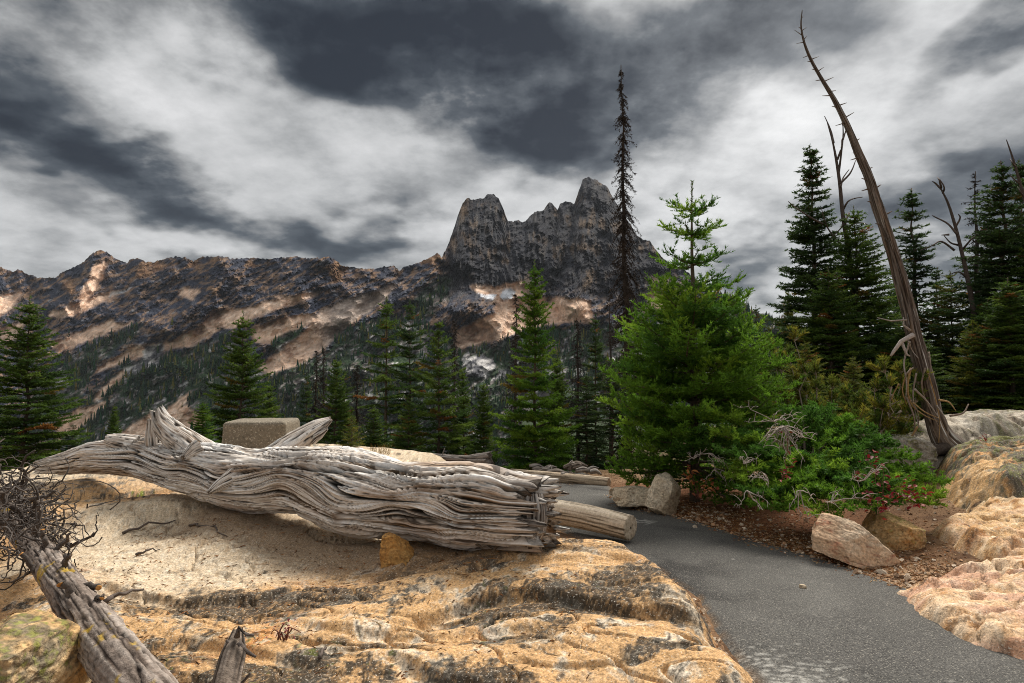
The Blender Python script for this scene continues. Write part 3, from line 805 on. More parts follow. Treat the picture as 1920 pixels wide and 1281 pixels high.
def grain_tube(P, rad, ns, nt, seed, grain=.012, crack=.02, freq=9.0, pal=SILVER, lump=.08, knots=(), jag=0.0, jag0=0.0, twist=.0, ring=0.0, capdepth=.05, warm=0.0, tipcap=True, lengthf=1.0, dense=0.0):
    """a log or limb: grain that flows along it, checks and cracks, knots the grain bends around, broken end faces"""
    C, r, S = spline(P, ns, rad)
    tan = np.gradient(C, axis=0); tan /= np.linalg.norm(tan, axis=1)[:, None]
    up = np.array([0, 0, 1.0]) if abs(tan[:, 2]).mean() < .75 else np.array([0.0, -1.0, 0.05])
    s1 = np.cross(tan, up); s1 /= np.linalg.norm(s1, axis=1)[:, None]
    s2 = np.cross(s1, tan)
    th = np.linspace(0, 2 * np.pi, nt, endpoint=False)
    th = th + dense * np.sin(th)
    TH, SS = np.meshgrid(th, S)
    rm = float(np.mean(r))
    ca, sa = np.cos(TH + twist * SS), np.sin(TH + twist * SS)
    def cyl(sx, k, o, off=0.0, rid=False, g=.5, wob=0.0):
        return fbm3(SS * sx + seed + off, (ca + wob) * k, (sa + wob) * k + off, o, g, rid)
    # knots push the grain aside
    warp = .14 * cyl(.7 * lengthf, .8, 2, 3.0)
    bumpk = np.zeros_like(SS); kn = np.zeros_like(SS)
    for (ks, kt, kr, kh) in knots:
        dt = (TH - kt + np.pi) % (2 * np.pi) - np.pi
        ds = SS - ks; da = dt * np.interp(ks, S, r)
        q = np.hypot(ds * .7, da) / kr
        warp = warp + .55 * np.exp(-(q / 1.8) ** 2) * np.tanh(dt * 4)
        bumpk = bumpk + kh * np.exp(-(q) ** 2); kn = np.maximum(kn, np.exp(-(q * 1.9) ** 2))
    aa = TH + warp * .5 + twist * SS
    ca, sa = np.cos(aa), np.sin(aa)
    g1 = fbm3(SS * .55 * lengthf + seed, ca * freq, sa * freq, 3, .55)
    g2 = fbm3(SS * 1.3 * lengthf + seed + 9, ca * freq * 2.6, sa * freq * 2.6, 3, .6)
    g3 = pn3(SS * 3.0 * lengthf + seed + 19, ca * freq * 8, sa * freq * 8)
    lumps = fbm3(SS * 1.6 + seed + 40, ca * 1.3, sa * 1.3, 3, .5)
    cr = np.abs(fbm3(SS * .75 * lengthf + seed + 70, ca * freq * .62, sa * freq * .62, 2, .5))
    cr2 = np.abs(fbm3(SS * .9 * lengthf + seed + 170, ca * freq * 1.5, sa * freq * 1.5, 2, .5))
    fine = ss(.045, .0, cr2) * ss(-.2, .15, fbm3(SS * 1.1 + seed + 190, ca * 2.5, sa * 2.5, 2))
    crk = ss(.065, .0, cr) * ss(-.4, .0, fbm3(SS * .9 + seed + 90, ca * 2, sa * 2, 2))
    tq = (g2 + .35 * g1) * 4.5; tf = tq - np.floor(tq)
    terr = (np.floor(tq) + ss(.7, 1.0, tf)) / 4.5
    disp = lump * rm * 2 * lumps + grain * (g1 * .45 + .95 * terr) - crack * crk - .45 * crack * fine + bumpk
    if ring: disp = disp + ring * fbm3(SS * 16 + seed, ca * 1.5, sa * 1.5, 3, .5)
    rr = r[:, None] * (1 + 0) + disp * np.clip(r / rm, .25, 1.2)[:, None]
    rr = np.maximum(rr, r[:, None] * .3)
    V = C[:, None] + rr[..., None] * (np.cos(TH)[..., None] * s1[:, None] + np.sin(TH)[..., None] * s2[:, None])
    if jag:   # torn ends: every fibre stops somewhere else
        tt = np.linspace(0, 1, ns)[:, None]
        e1 = ss(.90, 1.0, tt); j = fbm3(ca * 3.5 + seed, sa * 3.5, SS * 0 + 3, 3, .6) + .8 * fbm3(ca * 11 + seed, sa * 11, SS * 0 + 5, 2)
        V = V + ((e1 * jag - ss(.035, .0, tt) * jag0) * j)[..., None] * tan[:, None]
    h = g1 * .4 + terr * .7 + .35 * g3 + .2 * lumps
    c = np.empty(V.shape, np.float32); c[:] = pal['mid']
    c = cmix(c, pal['hi'], ss(-.10, .36, h))
    c = cmix(c, pal['lo'], ss(.08, .42, -h + .25 * fbm3(SS * 1.2 + seed + 5, ca * 2, sa * 2, 3)))
    if warm: c = cmix(c, (.30, .15, .05), warm * ss(.0, .4, fbm3(SS * 1.3 + seed + 25, ca * 1.6, sa * 1.6, 3)))
    c = cmix(c, pal['crack'], np.clip(crk * 1.3 + fine * .9 + ss(.16, .38, -g2 - .4 * g1 - .3 * g3) * .9, 0, 1) * .95)
    c = cmix(c, pal['lo'], kn * .7)
    # end faces
    vs = [V.reshape(-1, 3)]; cs = [c.reshape(-1, 3)]; fs = [grid_faces(ns, nt, True)]
    n0 = ns * nt
    tr = []
    ends = [(ns - 1, 1, False), (0, -1, True)] if tipcap else []
    for (row, sg, flip) in ends:
        prev = row * nt + np.arange(nt)
        cen = C[row] + ((V[row] - C[row]).mean(0))
        for q, k in enumerate((.8, .55, .3, .08)):
            d = V[row] - cen
            rn = fbm3(np.cos(th) * 3 * k + seed, np.sin(th) * 3 * k, np.full(nt, 2.0 + sg), 3, .6) + .5 * fbm3(np.cos(th) * 14 * k + seed, np.sin(th) * 14 * k, np.full(nt, 7.0), 2)
            ringv = cen + d * k + tan[row] * sg * (capdepth * rn - capdepth * .8 * (1 - k) * 0)[:, None]
            cc = np.empty((nt, 3), np.float32); cc[:] = pal['mid']
            cc = cmix(cc, pal['lo'], ss(-.1, .3, rn)); cc = cmix(cc, pal['hi'], ss(.0, .4, -rn) * .6); cc = cmix(cc, pal['crack'], ss(.25, .5, np.abs(rn)) * .6)
            vs.append(ringv); cs.append(cc)
            cur = n0 + np.arange(nt); n0 += nt
            fs.append(np.stack([prev, np.roll(prev, -1), np.roll(cur, -1), cur], 1) if not flip else np.stack([cur, np.roll(cur, -1), np.roll(prev, -1), prev], 1))
            prev = cur
    f = np.concatenate(fs)[:, ::-1]
    k_ = rm * 55.0
    gr = np.stack([SS * 1.6 + seed, ca * k_, sa * k_], -1).reshape(-1, 3)
    GR['v'] = np.concatenate([gr, np.concatenate(vs[1:]) * 25.0]) if len(vs) > 1 else gr
    return np.concatenate(vs), f, np.concatenate(cs)
def wood_obj(name, parent, mat, *a, origin=(0, 0, 0), **k):
    v, f, c = grain_tube(*a, **k)
    me = mesh(name, v - np.asarray(origin), f, M_LOG if mat is M_WOOD else mat, c)
    if mat is M_WOOD:
        me.attributes.new('Gr', 'FLOAT_VECTOR', 'POINT').data.foreach_set('vector', np.ascontiguousarray(GR['v'], np.float32).ravel())
    return obj(name, me, parent)
def thing(name, label, cat, loc=(0, 0, 0), group=None):
    o = obj(name, None, None, label, cat, group, loc=loc)
    o.empty_display_size = .2
    return o

def build_big_log():
    C = [(1008,964,4.33,66),(975,962,4.40,71),(915,953,4.52,80),(821,945,4.72,73),(755,937,4.86,71),(665,922,5.06,74),(573,903,5.28,62),(483,899,5.50,58),(400,887,5.76,54),(332,874,6.06,42),(262,858,6.4,35),(211,854,6.65,33),(135,866,7.05,22),(75,875,7.4,13)]
    P = [at(a, b, d) for a, b, d, _ in C]; rad = [h / F * d for _, _, d, h in C]
    t = thing('fallen_log', 'huge silver weathered log with twisted grain lying across the granite', 'log', (P[4].x, P[4].y, P[4].z - rad[4]))
    o = Vector(t.location)
    rel = [p - o for p in P]
    # angle 0 is s1 = tangent x up; tangent runs to the left here, so s1 points to the back, pi is the camera side
    kn = [(.80, 2.6, .10, .03), (.45, 3.3, .07, .015), (1.05, 2.9, .07, .02), (2.85, 3.2, .12, .05), (2.2, 2.7, .11, .02), (3.35, 2.7, .10, .05), (1.55, 3.5, .09, .02), (4.3, 2.2, .16, .06), (2.0, 2.4, .16, .03)]
    wood_obj('trunk', t, M_WOOD, rel, rad, 920, 170, 3.0, grain=.024, crack=.075, freq=7.0, lump=.13, dense=.55, knots=kn, jag=-.10, jag0=.30, capdepth=.16, warm=.55, lengthf=.9)
    def stub(pts, seed, **k):
        PP = [at(a, b, d) - o for a, b, d, _ in pts]; rr = [h / F * d for _, _, d, h in pts]
        kk = dict(grain=.012, crack=.02, freq=5.0, lump=.12, jag=.06, capdepth=.05, lengthf=2.0); kk.update(k)
        return wood_obj('branch_stub', t, M_WOOD, PP, rr, 110, 64, seed, **kk)
    stub([(405,868,5.85,26),(360,838,5.98,27),(330,818,6.02,25),(308,796,6.06,20),(297,772,6.1,13)], 11.0, jag=.10, warm=.6)
    stub([(292,850,6.15,17),(288,815,6.15,14),(285,788,6.18,8)], 13.0, warm=.8)
    stub([(515,862,5.75,30),(545,838,5.8,25),(572,818,5.85,20),(598,800,5.9,14),(619,787,5.95,5)], 17.0, jag=.03)
    stub([(585,826,5.85,9),(603,812,5.85,6),(612,805,5.87,3)], 19.0, jag=.02)
    stub([(450,884,5.35,18),(425,902,5.24,13),(406,914,5.2,9),(393,923,5.17,4)], 23.0, jag=.04)
    stub([(375,842,5.6,20),(358,850,5.55,14),(345,858,5.5,6)], 25.0, jag=.04)
    stub([(262,838,6.35,22),(225,830,6.4,17),(205,826,6.45,12)], 29.0, jag=.06, warm=.4)
    stub([(1000,930,4.28,20),(1003,960,4.24,24),(1000,1000,4.22,20),(990,1022,4.22,10)], 31.0, jag=.05, pal=GREYW)
    # torn slivers all round the broken end
    rg = np.random.default_rng(8)
    T0 = np.array(rel[1] - rel[0]); T0 /= np.linalg.norm(T0)
    e1 = np.cross(T0, [0, 0, 1]); e1 /= np.linalg.norm(e1); e2 = np.cross(e1, T0)
    for k in range(26):
        an = rg.uniform(0, 6.28); rr_ = rad[0] * rg.uniform(.35, .95)
        p = np.array(rel[0]) + (math.cos(an) * e1 + math.sin(an) * e2) * rr_
        L_ = rg.uniform(.05, .20); w_ = rg.uniform(.02, .045)
        dv = -T0 + rg.normal(size=3) * .12
        wood_obj('splinter', t, M_WOOD, [p + T0 * .22, p + T0 * .05, p + dv * L_ * .5, p + dv * L_], [w_, w_, w_ * .7, w_ * .25], 26, 12, 400 + k, grain=.008, crack=.01, freq=2.0, lump=.2, jag=.02, pal=SILVER if k % 3 else GREYW, lengthf=2)
    # splinters hanging below
    for k, (a, b, c_, d_) in enumerate([(985,1020,1000,1034), (940,1015,925,1033), (880,1012,905,1028)]):
        b_ = Bag(); y = 5.3 if a < 700 else 4.3
        b_.tube([at(a, b - 8, y) - o, at((a + c_) / 2, (b + d_) / 2 - 1, y) - o, at(c_, d_, y - .05) - o], [.018, .014, .004], 6, (.10, .07, .045))
        obj('splinter', b_.mesh('splinter', M_WOOD), t)
def build_logs():
    # sawn log lying at the path's edge
    P = [at(880, 945, 7.6), at(1000, 955, 6.95), at(1090, 968, 6.5), at(1182, 990, 6.1)]
    t = thing('sawn_log', 'smooth pale sawn log with flat cut end lying along the asphalt path', 'log', P[2])
    v, f, c = grain_tube([p - P[2] for p in P], [.135, .135, .13, .125], 240, 72, 51.0, grain=.003, crack=.006, freq=5.0, pal=dict(hi=(.56, .48, .38), mid=(.47, .39, .29), lo=(.32, .25, .175), crack=(.07, .05, .03)), lump=.02, capdepth=.004, lengthf=.8)
    obj('trunk', mesh('sawn_log', v, f, M_WOOD, c), t)
    # kerb logs beyond the path
    kb = dict(grain=.003, crack=.006, freq=5.0, pal=dict(hi=(.50, .41, .30), mid=(.40, .31, .22), lo=(.24, .18, .12), crack=(.07, .05, .03)), lump=.03, capdepth=.004)
    P = [at(958, 889, 11.4), at(1040, 896, 10.9), at(1142, 906, 10.4)]
    v, f, c = grain_tube([p - P[1] for p in P], [.10, .10, .095], 130, 40, 61.0, **kb)
    obj('kerb_log', mesh('kerb_log', v, f, M_WOOD, c), None, 'long pale kerb log on the far edge of the path', 'log', loc=P[1])
    P = [at(850, 884, 9.7), at(905, 892, 9.4), at(955, 898, 9.2)]
    v, f, c = grain_tube([p - P[1] for p in P], [.11, .11, .105], 80, 40, 63.0, **kb)
    obj('kerb_log', mesh('kerb_log', v, f, M_WOOD, c), None, 'short kerb log just behind the broken end of the big log', 'log', loc=P[1])
    # thin grey dead trunk beyond the dome
    P = [at(782, 853, 12.4), at(830, 858, 12.0), at(880, 861, 11.7), at(918, 860, 11.5)]
    t = thing('fallen_dead_tree', 'thin grey dead trunk lying in front of the dark firs', 'log', P[1])
    v, f, c = grain_tube([p - P[1] for p in P], [.05, .07, .08, .13], 150, 36, 66.0, grain=.012, crack=.015, freq=4, pal=GREYW, lump=.15, jag=.15, capdepth=.1)
    obj('trunk', mesh('dead_trunk', v, f, M_WOOD, c), t)
    b = Bag(); b.tube([P[1] - P[1], Vector((.01, 0, .1)), Vector((.04, 0, .18))], [.02, .015, .006], 6, (.2, .17, .14)); obj('branch_stub', b.mesh('stub', M_WOOD), t)
    # driftwood scraps at the foot of the bright fir
    rg = random.Random(4)
    scr = [(1020,884,11.6,'splintered grey driftwood piece left of the gap below the bright fir'), (1085,880,11.2,'dark root clump lying right of the bright fir'), (1060,892,10.9,'pale wood scrap just behind the long kerb log'), (1110,886,10.8,'short grey stick between the root clump and the big bushy fir')]
    for k, (a, b_, y, lab) in enumerate(scr):
        c0 = at(a, b_, y)
        t = thing('driftwood', lab, 'wood', c0, 'wood scraps by the kerb')
        for q in range(6 if k < 2 else 3):
            L = rg.uniform(.2, .42); an = rg.uniform(-.5, .5) + (0 if rg.random() < .6 else 1.2)
            p0 = Vector((rg.uniform(-.15, .15), rg.uniform(-.1, .1), rg.uniform(0, .08)))
            d = Vector((math.cos(an) * L, rg.uniform(-.1, .1), math.sin(an) * L * .4))
            wood_obj('splinter' if k != 1 else 'root', t, M_WOOD, [p0 - d * .5, p0 + Vector((0, 0, .03)), p0 + d * .5], [.035, .045, .015], 24, 14, 70 + k * 9 + q, grain=.01, crack=.012, freq=3, pal=GREYW if k != 1 else BARKC, lump=.2, jag=.04)
def build_block():
    c = at(492, 845, 8.2)
    zb = oz(c.x, c.y) - .08
    top = at(492, 787, 8.2).z
    hw, hd, h = 57 / F * 8.2, .36, top - zb
    res = 40
    g = np.linspace(-1, 1, res); A, B = np.meshgrid(g, g)
    V = []; Fq = []
    for ax in range(3):
        for sg in (-1, 1):
            p = np.empty(A.shape + (3,)); p[..., ax] = sg; p[..., (ax + 1) % 3] = A * sg; p[..., (ax + 2) % 3] = B
            V.append(p.reshape(-1, 3)); Fq.append(grid_faces(res, res) + len(Fq) * res * res)
    V = np.concatenate(V) * np.array([hw, hd, h / 2])
    # rounded arrises, faces battered slightly inwards to the top
    rnd = .05; inner = np.array([hw, hd, h / 2]) - rnd
    q = np.clip(V, -inner, inner); dlt = V - q
    V = q + rnd * dlt / np.maximum(np.linalg.norm(dlt, axis=1)[:, None], 1e-6)
    V[:, :2] *= (1 - .035 * (V[:, 2:] / (h / 2)))
    w = V * 5
    V += .012 * np.stack([fbm3(w[:, 0] + k_, w[:, 1], w[:, 2], 3) for k_ in (0, 9, 17)], 1)
    V[:, 2] += h / 2
    me = mesh('concrete_block', V, np.concatenate(Fq), M_CONC)
    o = obj('concrete_block', me, None, 'speckled exposed aggregate concrete block standing behind the big log', 'concrete block', loc=(c.x, c.y, zb))
    o.rotation_euler = (0, 0, R(4))
build_big_log()
build_logs()
build_block()
# ---------------------------------------------------------------- conifers
def needles(seg0, seg1, dens, nl, nw, rg, col, jit=.18, fwd=.6, up=.25, colv=None):
    """triangular needles all round every twig segment; returns verts, tris, colours"""
    seg0 = np.asarray(seg0, np.float32); seg1 = np.asarray(seg1, np.float32)
    d = seg1 - seg0; L = np.linalg.norm(d, axis=1) + 1e-6
    cnt = np.maximum(2, np.round(L * dens * rg.uniform(.8, 1.2, len(L)))).astype(int)
    idx = np.repeat(np.arange(len(L)), cnt); n = len(idx)
    u = (d / L[:, None])[idx]
    t = rg.random(n).astype(np.float32)
    p = seg0[idx] + d[idx] * t[:, None]
    a = np.cross(u, np.array([.13, .21, 1.0], np.float32)); a /= np.linalg.norm(a, axis=1)[:, None] + 1e-6
    b = np.cross(a, u)
    ph = rg.uniform(0, 2 * np.pi, n)
    rad = np.cos(ph)[:, None] * a + (np.sin(ph) * .75 + up)[:, None] * b
    f = fwd * rg.uniform(.5, 1.5, n)[:, None]
    nd = rad + u * f; nd /= np.linalg.norm(nd, axis=1)[:, None]
    sd = np.cross(nd, rg.normal(size=(n, 3)).astype(np.float32)); sd /= np.linalg.norm(sd, axis=1)[:, None] + 1e-6
    ll = nl * rg.uniform(.7, 1.2, n)[:, None]
    v = np.stack([p - sd * nw * .5, p + sd * nw * .5, p + nd * ll], 1).reshape(-1, 3)
    tri = np.arange(3 * n).reshape(-1, 3)
    c = (np.asarray(col, np.float32) if colv is None else np.asarray(colv, np.float32)[idx])
    c = np.broadcast_to(c, (n, 3)) * rg.uniform(1 - jit, 1 + jit, (n, 1))
    c = np.repeat(c, 3, 0).astype(np.float32)
    return v, tri, c
GREENS = dict(bright=((.078, .155, .014), (.135, .220, .020), (.050, .115, .016)), mid=((.070, .120, .020), (.110, .165, .026), (.045, .085, .020)),
              dark=((.046, .082, .024), (.068, .110, .028), (.032, .060, .022)), olive=((.110, .130, .018), (.175, .165, .022), (.075, .105, .018)))
def conifer(seed, H, Rb, whorl=.16, nb=6, expo=.8, elev=.15, droop=.35, tip=.25, lat=.42, latstep=.075, latlen=.4, dens=120, nl=.065, nw=.024, pal='mid', rust=.02, gap=.12, base=.03, tr=.05, sub=0, top_open=0.0, dead=0.0, irregular=.25, lower_bulge=0.0, bare_tip=.03, profile=None, fwd=.6, up=.25, tuft=0.0, low=0.0, eltop=.35):
    rg = np.random.default_rng(seed)
    wood = Bag(); S0 = []; S1 = []; CC = []
    cols = [np.array(c) for c in GREENS[pal]]
    # trunk, slightly wandering
    k = 14
    zz = np.linspace(-.15, 1, k) * H
    wx = .012 * H * fbm2(zz * .8 + seed, zz * 0 + 1, 2); wy = .012 * H * fbm2(zz * .8 + seed, zz * 0 + 5, 2)
    tp = np.stack([wx, wy, zz], 1)
    trad = tr * np.clip(1 - np.linspace(0, 1, k), .06, 1) ** .85
    wood.tube(tp, trad, 8, (.10, .075, .055))
    z = base * H + .02
    while z < H * (1 - bare_tip):
        f = z / H
        R_ = Rb * (1 - f) ** expo * (1 + lower_bulge * math.exp(-((f - .12) / .16) ** 2)) + .03
        if profile is not None: R_ = float(np.interp(f, profile[0], profile[1]))
        n = max(3, int(round(nb * rg.uniform(.75, 1.25))))
        a0 = rg.uniform(0, 6.28)
        tx = np.interp(z, zz, wx); ty = np.interp(z, zz, wy)
        for i in range(n):
            if rg.random() < gap: continue
            az = a0 + i * 2 * math.pi / n + rg.uniform(-.35, .35)
            L = R_ * rg.uniform(1 - irregular, 1 + irregular * .7)
            side = 1 + .22 * math.sin(az * 2 + seed) * irregular * 2
            L *= side
            el = elev + eltop * f + rg.uniform(-.12, .12) - low * max(0, .25 - f) * 4
            dr = droop * rg.uniform(.7, 1.3) * (1 - .5 * f); tu = tip * rg.uniform(.7, 1.3)
            t = np.linspace(0, 1, 6)
            rr = L * t
            az_t = az + rg.uniform(-.25, .25) * t
            bz = z + rg.uniform(-.05, .05) + L * (math.tan(el) * t - dr * t ** 2 + tu * t ** 3)
            P = np.stack([tx + rr * np.cos(az_t), ty + rr * np.sin(az_t), bz], 1)
            wood.tube(P, np.linspace(.012 + .010 * L, .003, 6), 4, (.11, .085, .065), cap=False)
            isdead = rg.random() < dead
            r = rg.random()
            c = cols[0] if r < .55 else cols[1] if r < .8 else cols[2]
            if rg.random() < rust: c = np.array((.20, .085, .02)) if rg.random() < .5 else np.array((.17, .12, .025))
            if isdead: continue
            m = max(2, int(L * .9 / latstep))
            bt = np.linspace(.12 if L < .5 else .2, .97, m)
            for q, tt in enumerate(bt):
                p = np.array([np.interp(tt, t, P[:, j]) for j in range(3)])
                e = .02; p2 = np.array([np.interp(min(1, tt + e), t, P[:, j]) for j in range(3)])
                p1 = np.array([np.interp(max(0, tt - e), t, P[:, j]) for j in range(3)])
                dd = p2 - p1; dd /= np.linalg.norm(dd) + 1e-9
                if q:
                    S0.append(prev); S1.append(p); CC.append(c)
                prev = p
                hz = np.array([-dd[1], dd[0], 0]); hz /= np.linalg.norm(hz) + 1e-9
                for sg in (-1, 1):
                    ll = latlen * L * (1.05 - tt) ** .8 * rg.uniform(.6, 1.2) + .05
                    ang = rg.uniform(.75, 1.1)
                    ld = dd * math.cos(ang) + sg * hz * math.sin(ang) + np.array([0, 0, rg.uniform(-.18, .12)])
                    ld /= np.linalg.norm(ld)
                    e1 = p + ld * ll + np.array([0, 0, -.10 * ll])
                    cc = c * rg.uniform(.85, 1.2)
                    S0.append(p); S1.append(e1); CC.append(cc)
                    if tuft:
                        for _ in range(3):
                            tv = ld * .8 + rg.normal(size=3) * .35 + np.array([0, 0, .45])
                            S0.append(e1); S1.append(e1 + tv * tuft * rg.uniform(.6, 1.2)); CC.append(cc * rg.uniform(1.1, 1.6))
                    if sub and ll > .10:
                        ns = max(1, int(ll / sub))
                        for w in range(ns):
                            ft = (w + .6) / (ns + .3)
                            sp = p + (e1 - p) * ft
                            for s2 in (-1, 1):
                                h2 = np.array([-ld[1], ld[0], 0.0]) * s2
                                sd = ld * .6 + h2 * .75 + np.array([0, 0, rg.uniform(-.1, .25)])
                                sl = (.40 * ll * (1.1 - ft) + .035) * rg.uniform(.6, 1.2)
                                S0.append(sp); S1.append(sp + sd * sl); CC.append(cc * rg.uniform(.85, 1.25))
            S0.append(prev); S1.append(P[-1] + (P[-1] - P[-2]) * .15); CC.append(c)
        z += whorl * rg.uniform(.6, 1.4) * (1 + top_open * ss(.50, .60, np.float64(f)))
    S0.append(tp[-2]); S1.append(tp[-1]); CC.append(cols[0])
    v, tri, c = needles(S0, S1, dens, nl, nw, rg, None, colv=np.array(CC), fwd=fwd, up=up)
    crown = mesh('crown', v, tri, M_NEEDLE, c, smooth=False)
    trunk = wood.mesh('trunk', M_BARK)
    return trunk, crown, H
def spire(seed, H, Rb, pal=(.045, .036, .030), n=150, hang=.5, needle=True, tr=.07, moss=.3):
    """a dead or dying spire: thin trunk with short drooping twigs and hanging lichen"""
    rg = np.random.default_rng(seed)
    wood = Bag()
    k = 16
    zz = np.linspace(-.1, 1, k) * H
    wx = .01 * H * fbm2(zz * .7 + seed, zz * 0 + 1, 2); wy = .01 * H * fbm2(zz * .7 + seed, zz * 0 + 6, 2)
    wood.tube(np.stack([wx, wy, zz], 1), tr * np.clip(1 - np.linspace(0, 1, k), .05, 1) ** .8, 8, np.array(pal) * 1.3)
    S0 = []; S1 = []; CC = []
    for i in range(n):
        f = rg.random() ** .9 * .97 + .02
        z = f * H
        az = rg.uniform(0, 6.28)
        L = (Rb * (1 - f) ** .75 + .05) * rg.uniform(.4, 1.2)
        t = np.linspace(0, 1, 6)
        x0 = np.interp(z, zz, wx); y0 = np.interp(z, zz, wy)
        az_t = az + rg.uniform(-.6, .6) * t
        dz = L * (rg.uniform(-.1, .3) * t - hang * rg.uniform(.6, 1.8) * t ** 1.6 + rg.uniform(0, .3) * t ** 4)
        P = np.stack([x0 + L * t * np.cos(az_t), y0 + L * t * np.sin(az_t), z + dz], 1)
        wood.tube(P, np.linspace(.010 + .006 * L, .003, 6), 4, np.array(pal) * rg.uniform(.8, 1.6), cap=False)
        if needle:
            for q in range(1, 6):
                if rg.random() < .75:
                    S0.append(P[q - 1]); S1.append(P[q]); CC.append(np.array(pal) * rg.uniform(.7, 1.5))
                if rg.random() < .7:
                    o = rg.normal(size=3) * .5 + np.array([math.cos(az), math.sin(az), -.9])
                    S0.append(P[q]); S1.append(P[q] + o * L * .28); CC.append(np.array(pal) * rg.uniform(.7, 1.6))
    trunk = wood.mesh('trunk', M_BARK)
    crown = None
    if needle:
        v, tri, c = needles(S0, S1, 60, .055, .016, rg, None, colv=np.array(CC), up=-.3)
        crown = mesh('dead_twigs', v, tri, M_TWIG, c, smooth=False)
    return trunk, crown, H
def plant(protos, key, px, top, bot, Y, width=None, label='', cat='tree', name='fir_tree', rot=0.0, group=None, lean=0.0, sink=0.0):
    """stand a copy of a prototype so that its tip and foot fall where the photograph shows them"""
    trunk, crown, H, Rb = protos[key]
    b = at(px, bot, Y); tp = at(px, top, Y)
    h = tp.z - b.z
    s = h / H
    sx = s if width is None else (width / F * Y * .5) / Rb
    t = thing(name, label, cat, b, group)
    t.scale = (sx, sx, s)
    t.rotation_euler = (0, lean, rot)
    if lean: t.rotation_euler = (Matrix.Rotation(lean, 4, 'Y') @ Matrix.Rotation(rot, 4, 'Z')).to_euler()
    obj('trunk', trunk, t)
    if crown is not None: obj('crown' if crown.name.startswith('crown') else 'dead_twigs', crown, t)
    return t
def build_trees():
    P = {}
    def C(k, seed, H, Rb, **kw):
        a, b, h = conifer(seed, H, Rb, **kw); P[k] = (a, b, h, Rb)
    def S(k, seed, H, Rb, **kw):
        a, b, h = spire(seed, H, Rb, **kw); P[k] = (a, b, h, Rb)
    C('full', 1, 5.0, 1.0, pal='mid', whorl=.17, nb=7)
    C('bright', 2, 5.0, .95, pal='bright', whorl=.15, nb=7, dens=135, nl=.06, nw=.021, rust=.01, gap=.08, lower_bulge=.15)
    C('broad', 3, 5.0, 1.15, pal='mid', whorl=.2, nb=6, rust=.09, gap=.16, irregular=.4)
    C('narrow', 4, 6.0, .75, pal='mid', whorl=.24, nb=5, gap=.3, irregular=.5, droop=.5, expo=.55, rust=.05)
    C('dark', 5, 6.0, .8, pal='dark', whorl=.2, nb=6, gap=.22, irregular=.4, droop=.55, expo=.6, rust=.05)
    C('sap', 6, 1.6, .5, pal='olive', whorl=.13, nb=5, gap=.05, latstep=.05, dens=130, nl=.04, nw=.012, tr=.03, elev=.35)
    C('tall', 7, 9.0, 1.25, pal='dark', whorl=.22, nb=9, gap=.12, irregular=.35, droop=.5, dens=75, nl=.09, nw=.035, rust=.04, latstep=.1, tr=.10)
    C('tallg', 8, 9.0, 1.5, pal='mid', whorl=.22, nb=9, gap=.08, irregular=.3, droop=.45, dens=75, nl=.09, nw=.035, rust=.04, latstep=.1, tr=.10, expo=.7)
    C('thin', 9, 8.0, .8, pal='dark', whorl=.24, nb=7, gap=.16, irregular=.5, droop=.35, dens=75, nl=.085, nw=.033, latstep=.1, tr=.08, expo=.75)
    C('olive', 10, 5.0, 1.3, pal='olive', whorl=.2, nb=6, gap=.15, irregular=.4, dens=100, rust=.06)
    S('spire', 21, 6.0, .45, n=230)
    S('tallspire', 22, 9.0, .52, n=560, hang=.9, tr=.10, pal=(.040, .030, .024))
    S('bare', 23, 6.0, .5, n=110, hang=.35, pal=(.05, .04, .035))
    T = lambda *a, **k: plant(P, *a, **k)
    G = 'conifers along the edge of the overlook'
    # left
    T('full', 45, 555, 880, 15.0, 190, 'broad dark fir cut off by the left edge of the picture', rot=.4, group=G)
    T('narrow', -40, 600, 900, 19.0, 160, 'fir tip half hidden behind the leftmost broad fir', rot=2.4, group=G)
    T('dark', 135, 795, 880, 16.0, 50, 'tiny dark fir beside the leftmost broad fir', rot=1.0, group=G)
    T('full', 212, 757, 870, 17.0, 46, 'small pointed fir alone against the tan scree fan', rot=2.0, group=G)
    T('bright', 378, 752, 880, 13.0, 84, 'small light green fir between the log stub and the tall left fir', rot=1.1, group=G)
    T('full', 450, 583, 900, 15.5, 150, 'tall dense fir rising behind the concrete block', rot=3.3, group=G)
    T('full', 503, 715, 900, 17.0, 78, 'short fir touching the right side of the fir behind the block', rot=.2, group=G)
    # centre left cluster
    T('dark', 573, 700, 900, 18.0, 50, 'thin dark fir at the left end of the centre cluster', rot=.8, group=G)
    T('spire', 590, 655, 900, 18.5, 44, 'dead dark spire, left one of the pair above the forked log branch', name='dead_fir', rot=1.9, group=G)
    T('spire', 604, 650, 900, 19.5, 40, 'dead dark spire, right one of the pair above the forked log branch', name='dead_fir', rot=.3, group=G)
    T('full', 628, 665, 900, 17.0, 92, 'green fir behind the small yellow green sapling', rot=2.7, group=G)
    T('dark', 645, 690, 900, 19.0, 60, 'dark fir just right of the green fir behind the sapling', rot=1.7, group=G)
    T('spire', 668, 682, 900, 17.5, 52, 'dead drooping fir with brown twigs right of the sapling', name='dead_fir', rot=4.0, group=G)
    T('narrow', 722, 556, 900, 16.0, 112, 'tall gappy fir with tiered clumps, left of the two tall centre firs', rot=.6, group=G)
    T('dark', 767, 562, 900, 16.8, 96, 'tall dark shaggy fir, right of the two tall centre firs', rot=2.2, group=G)
    T('broad', 822, 603, 905, 14.6, 150, 'broad fir with orange dying twigs right of the tall centre firs', rot=1.3, group=G)
    T('spire', 851, 598, 900, 16.5, 46, 'thin dead spire poking up behind the orange flecked fir', name='dead_fir', rot=.9, group=G)
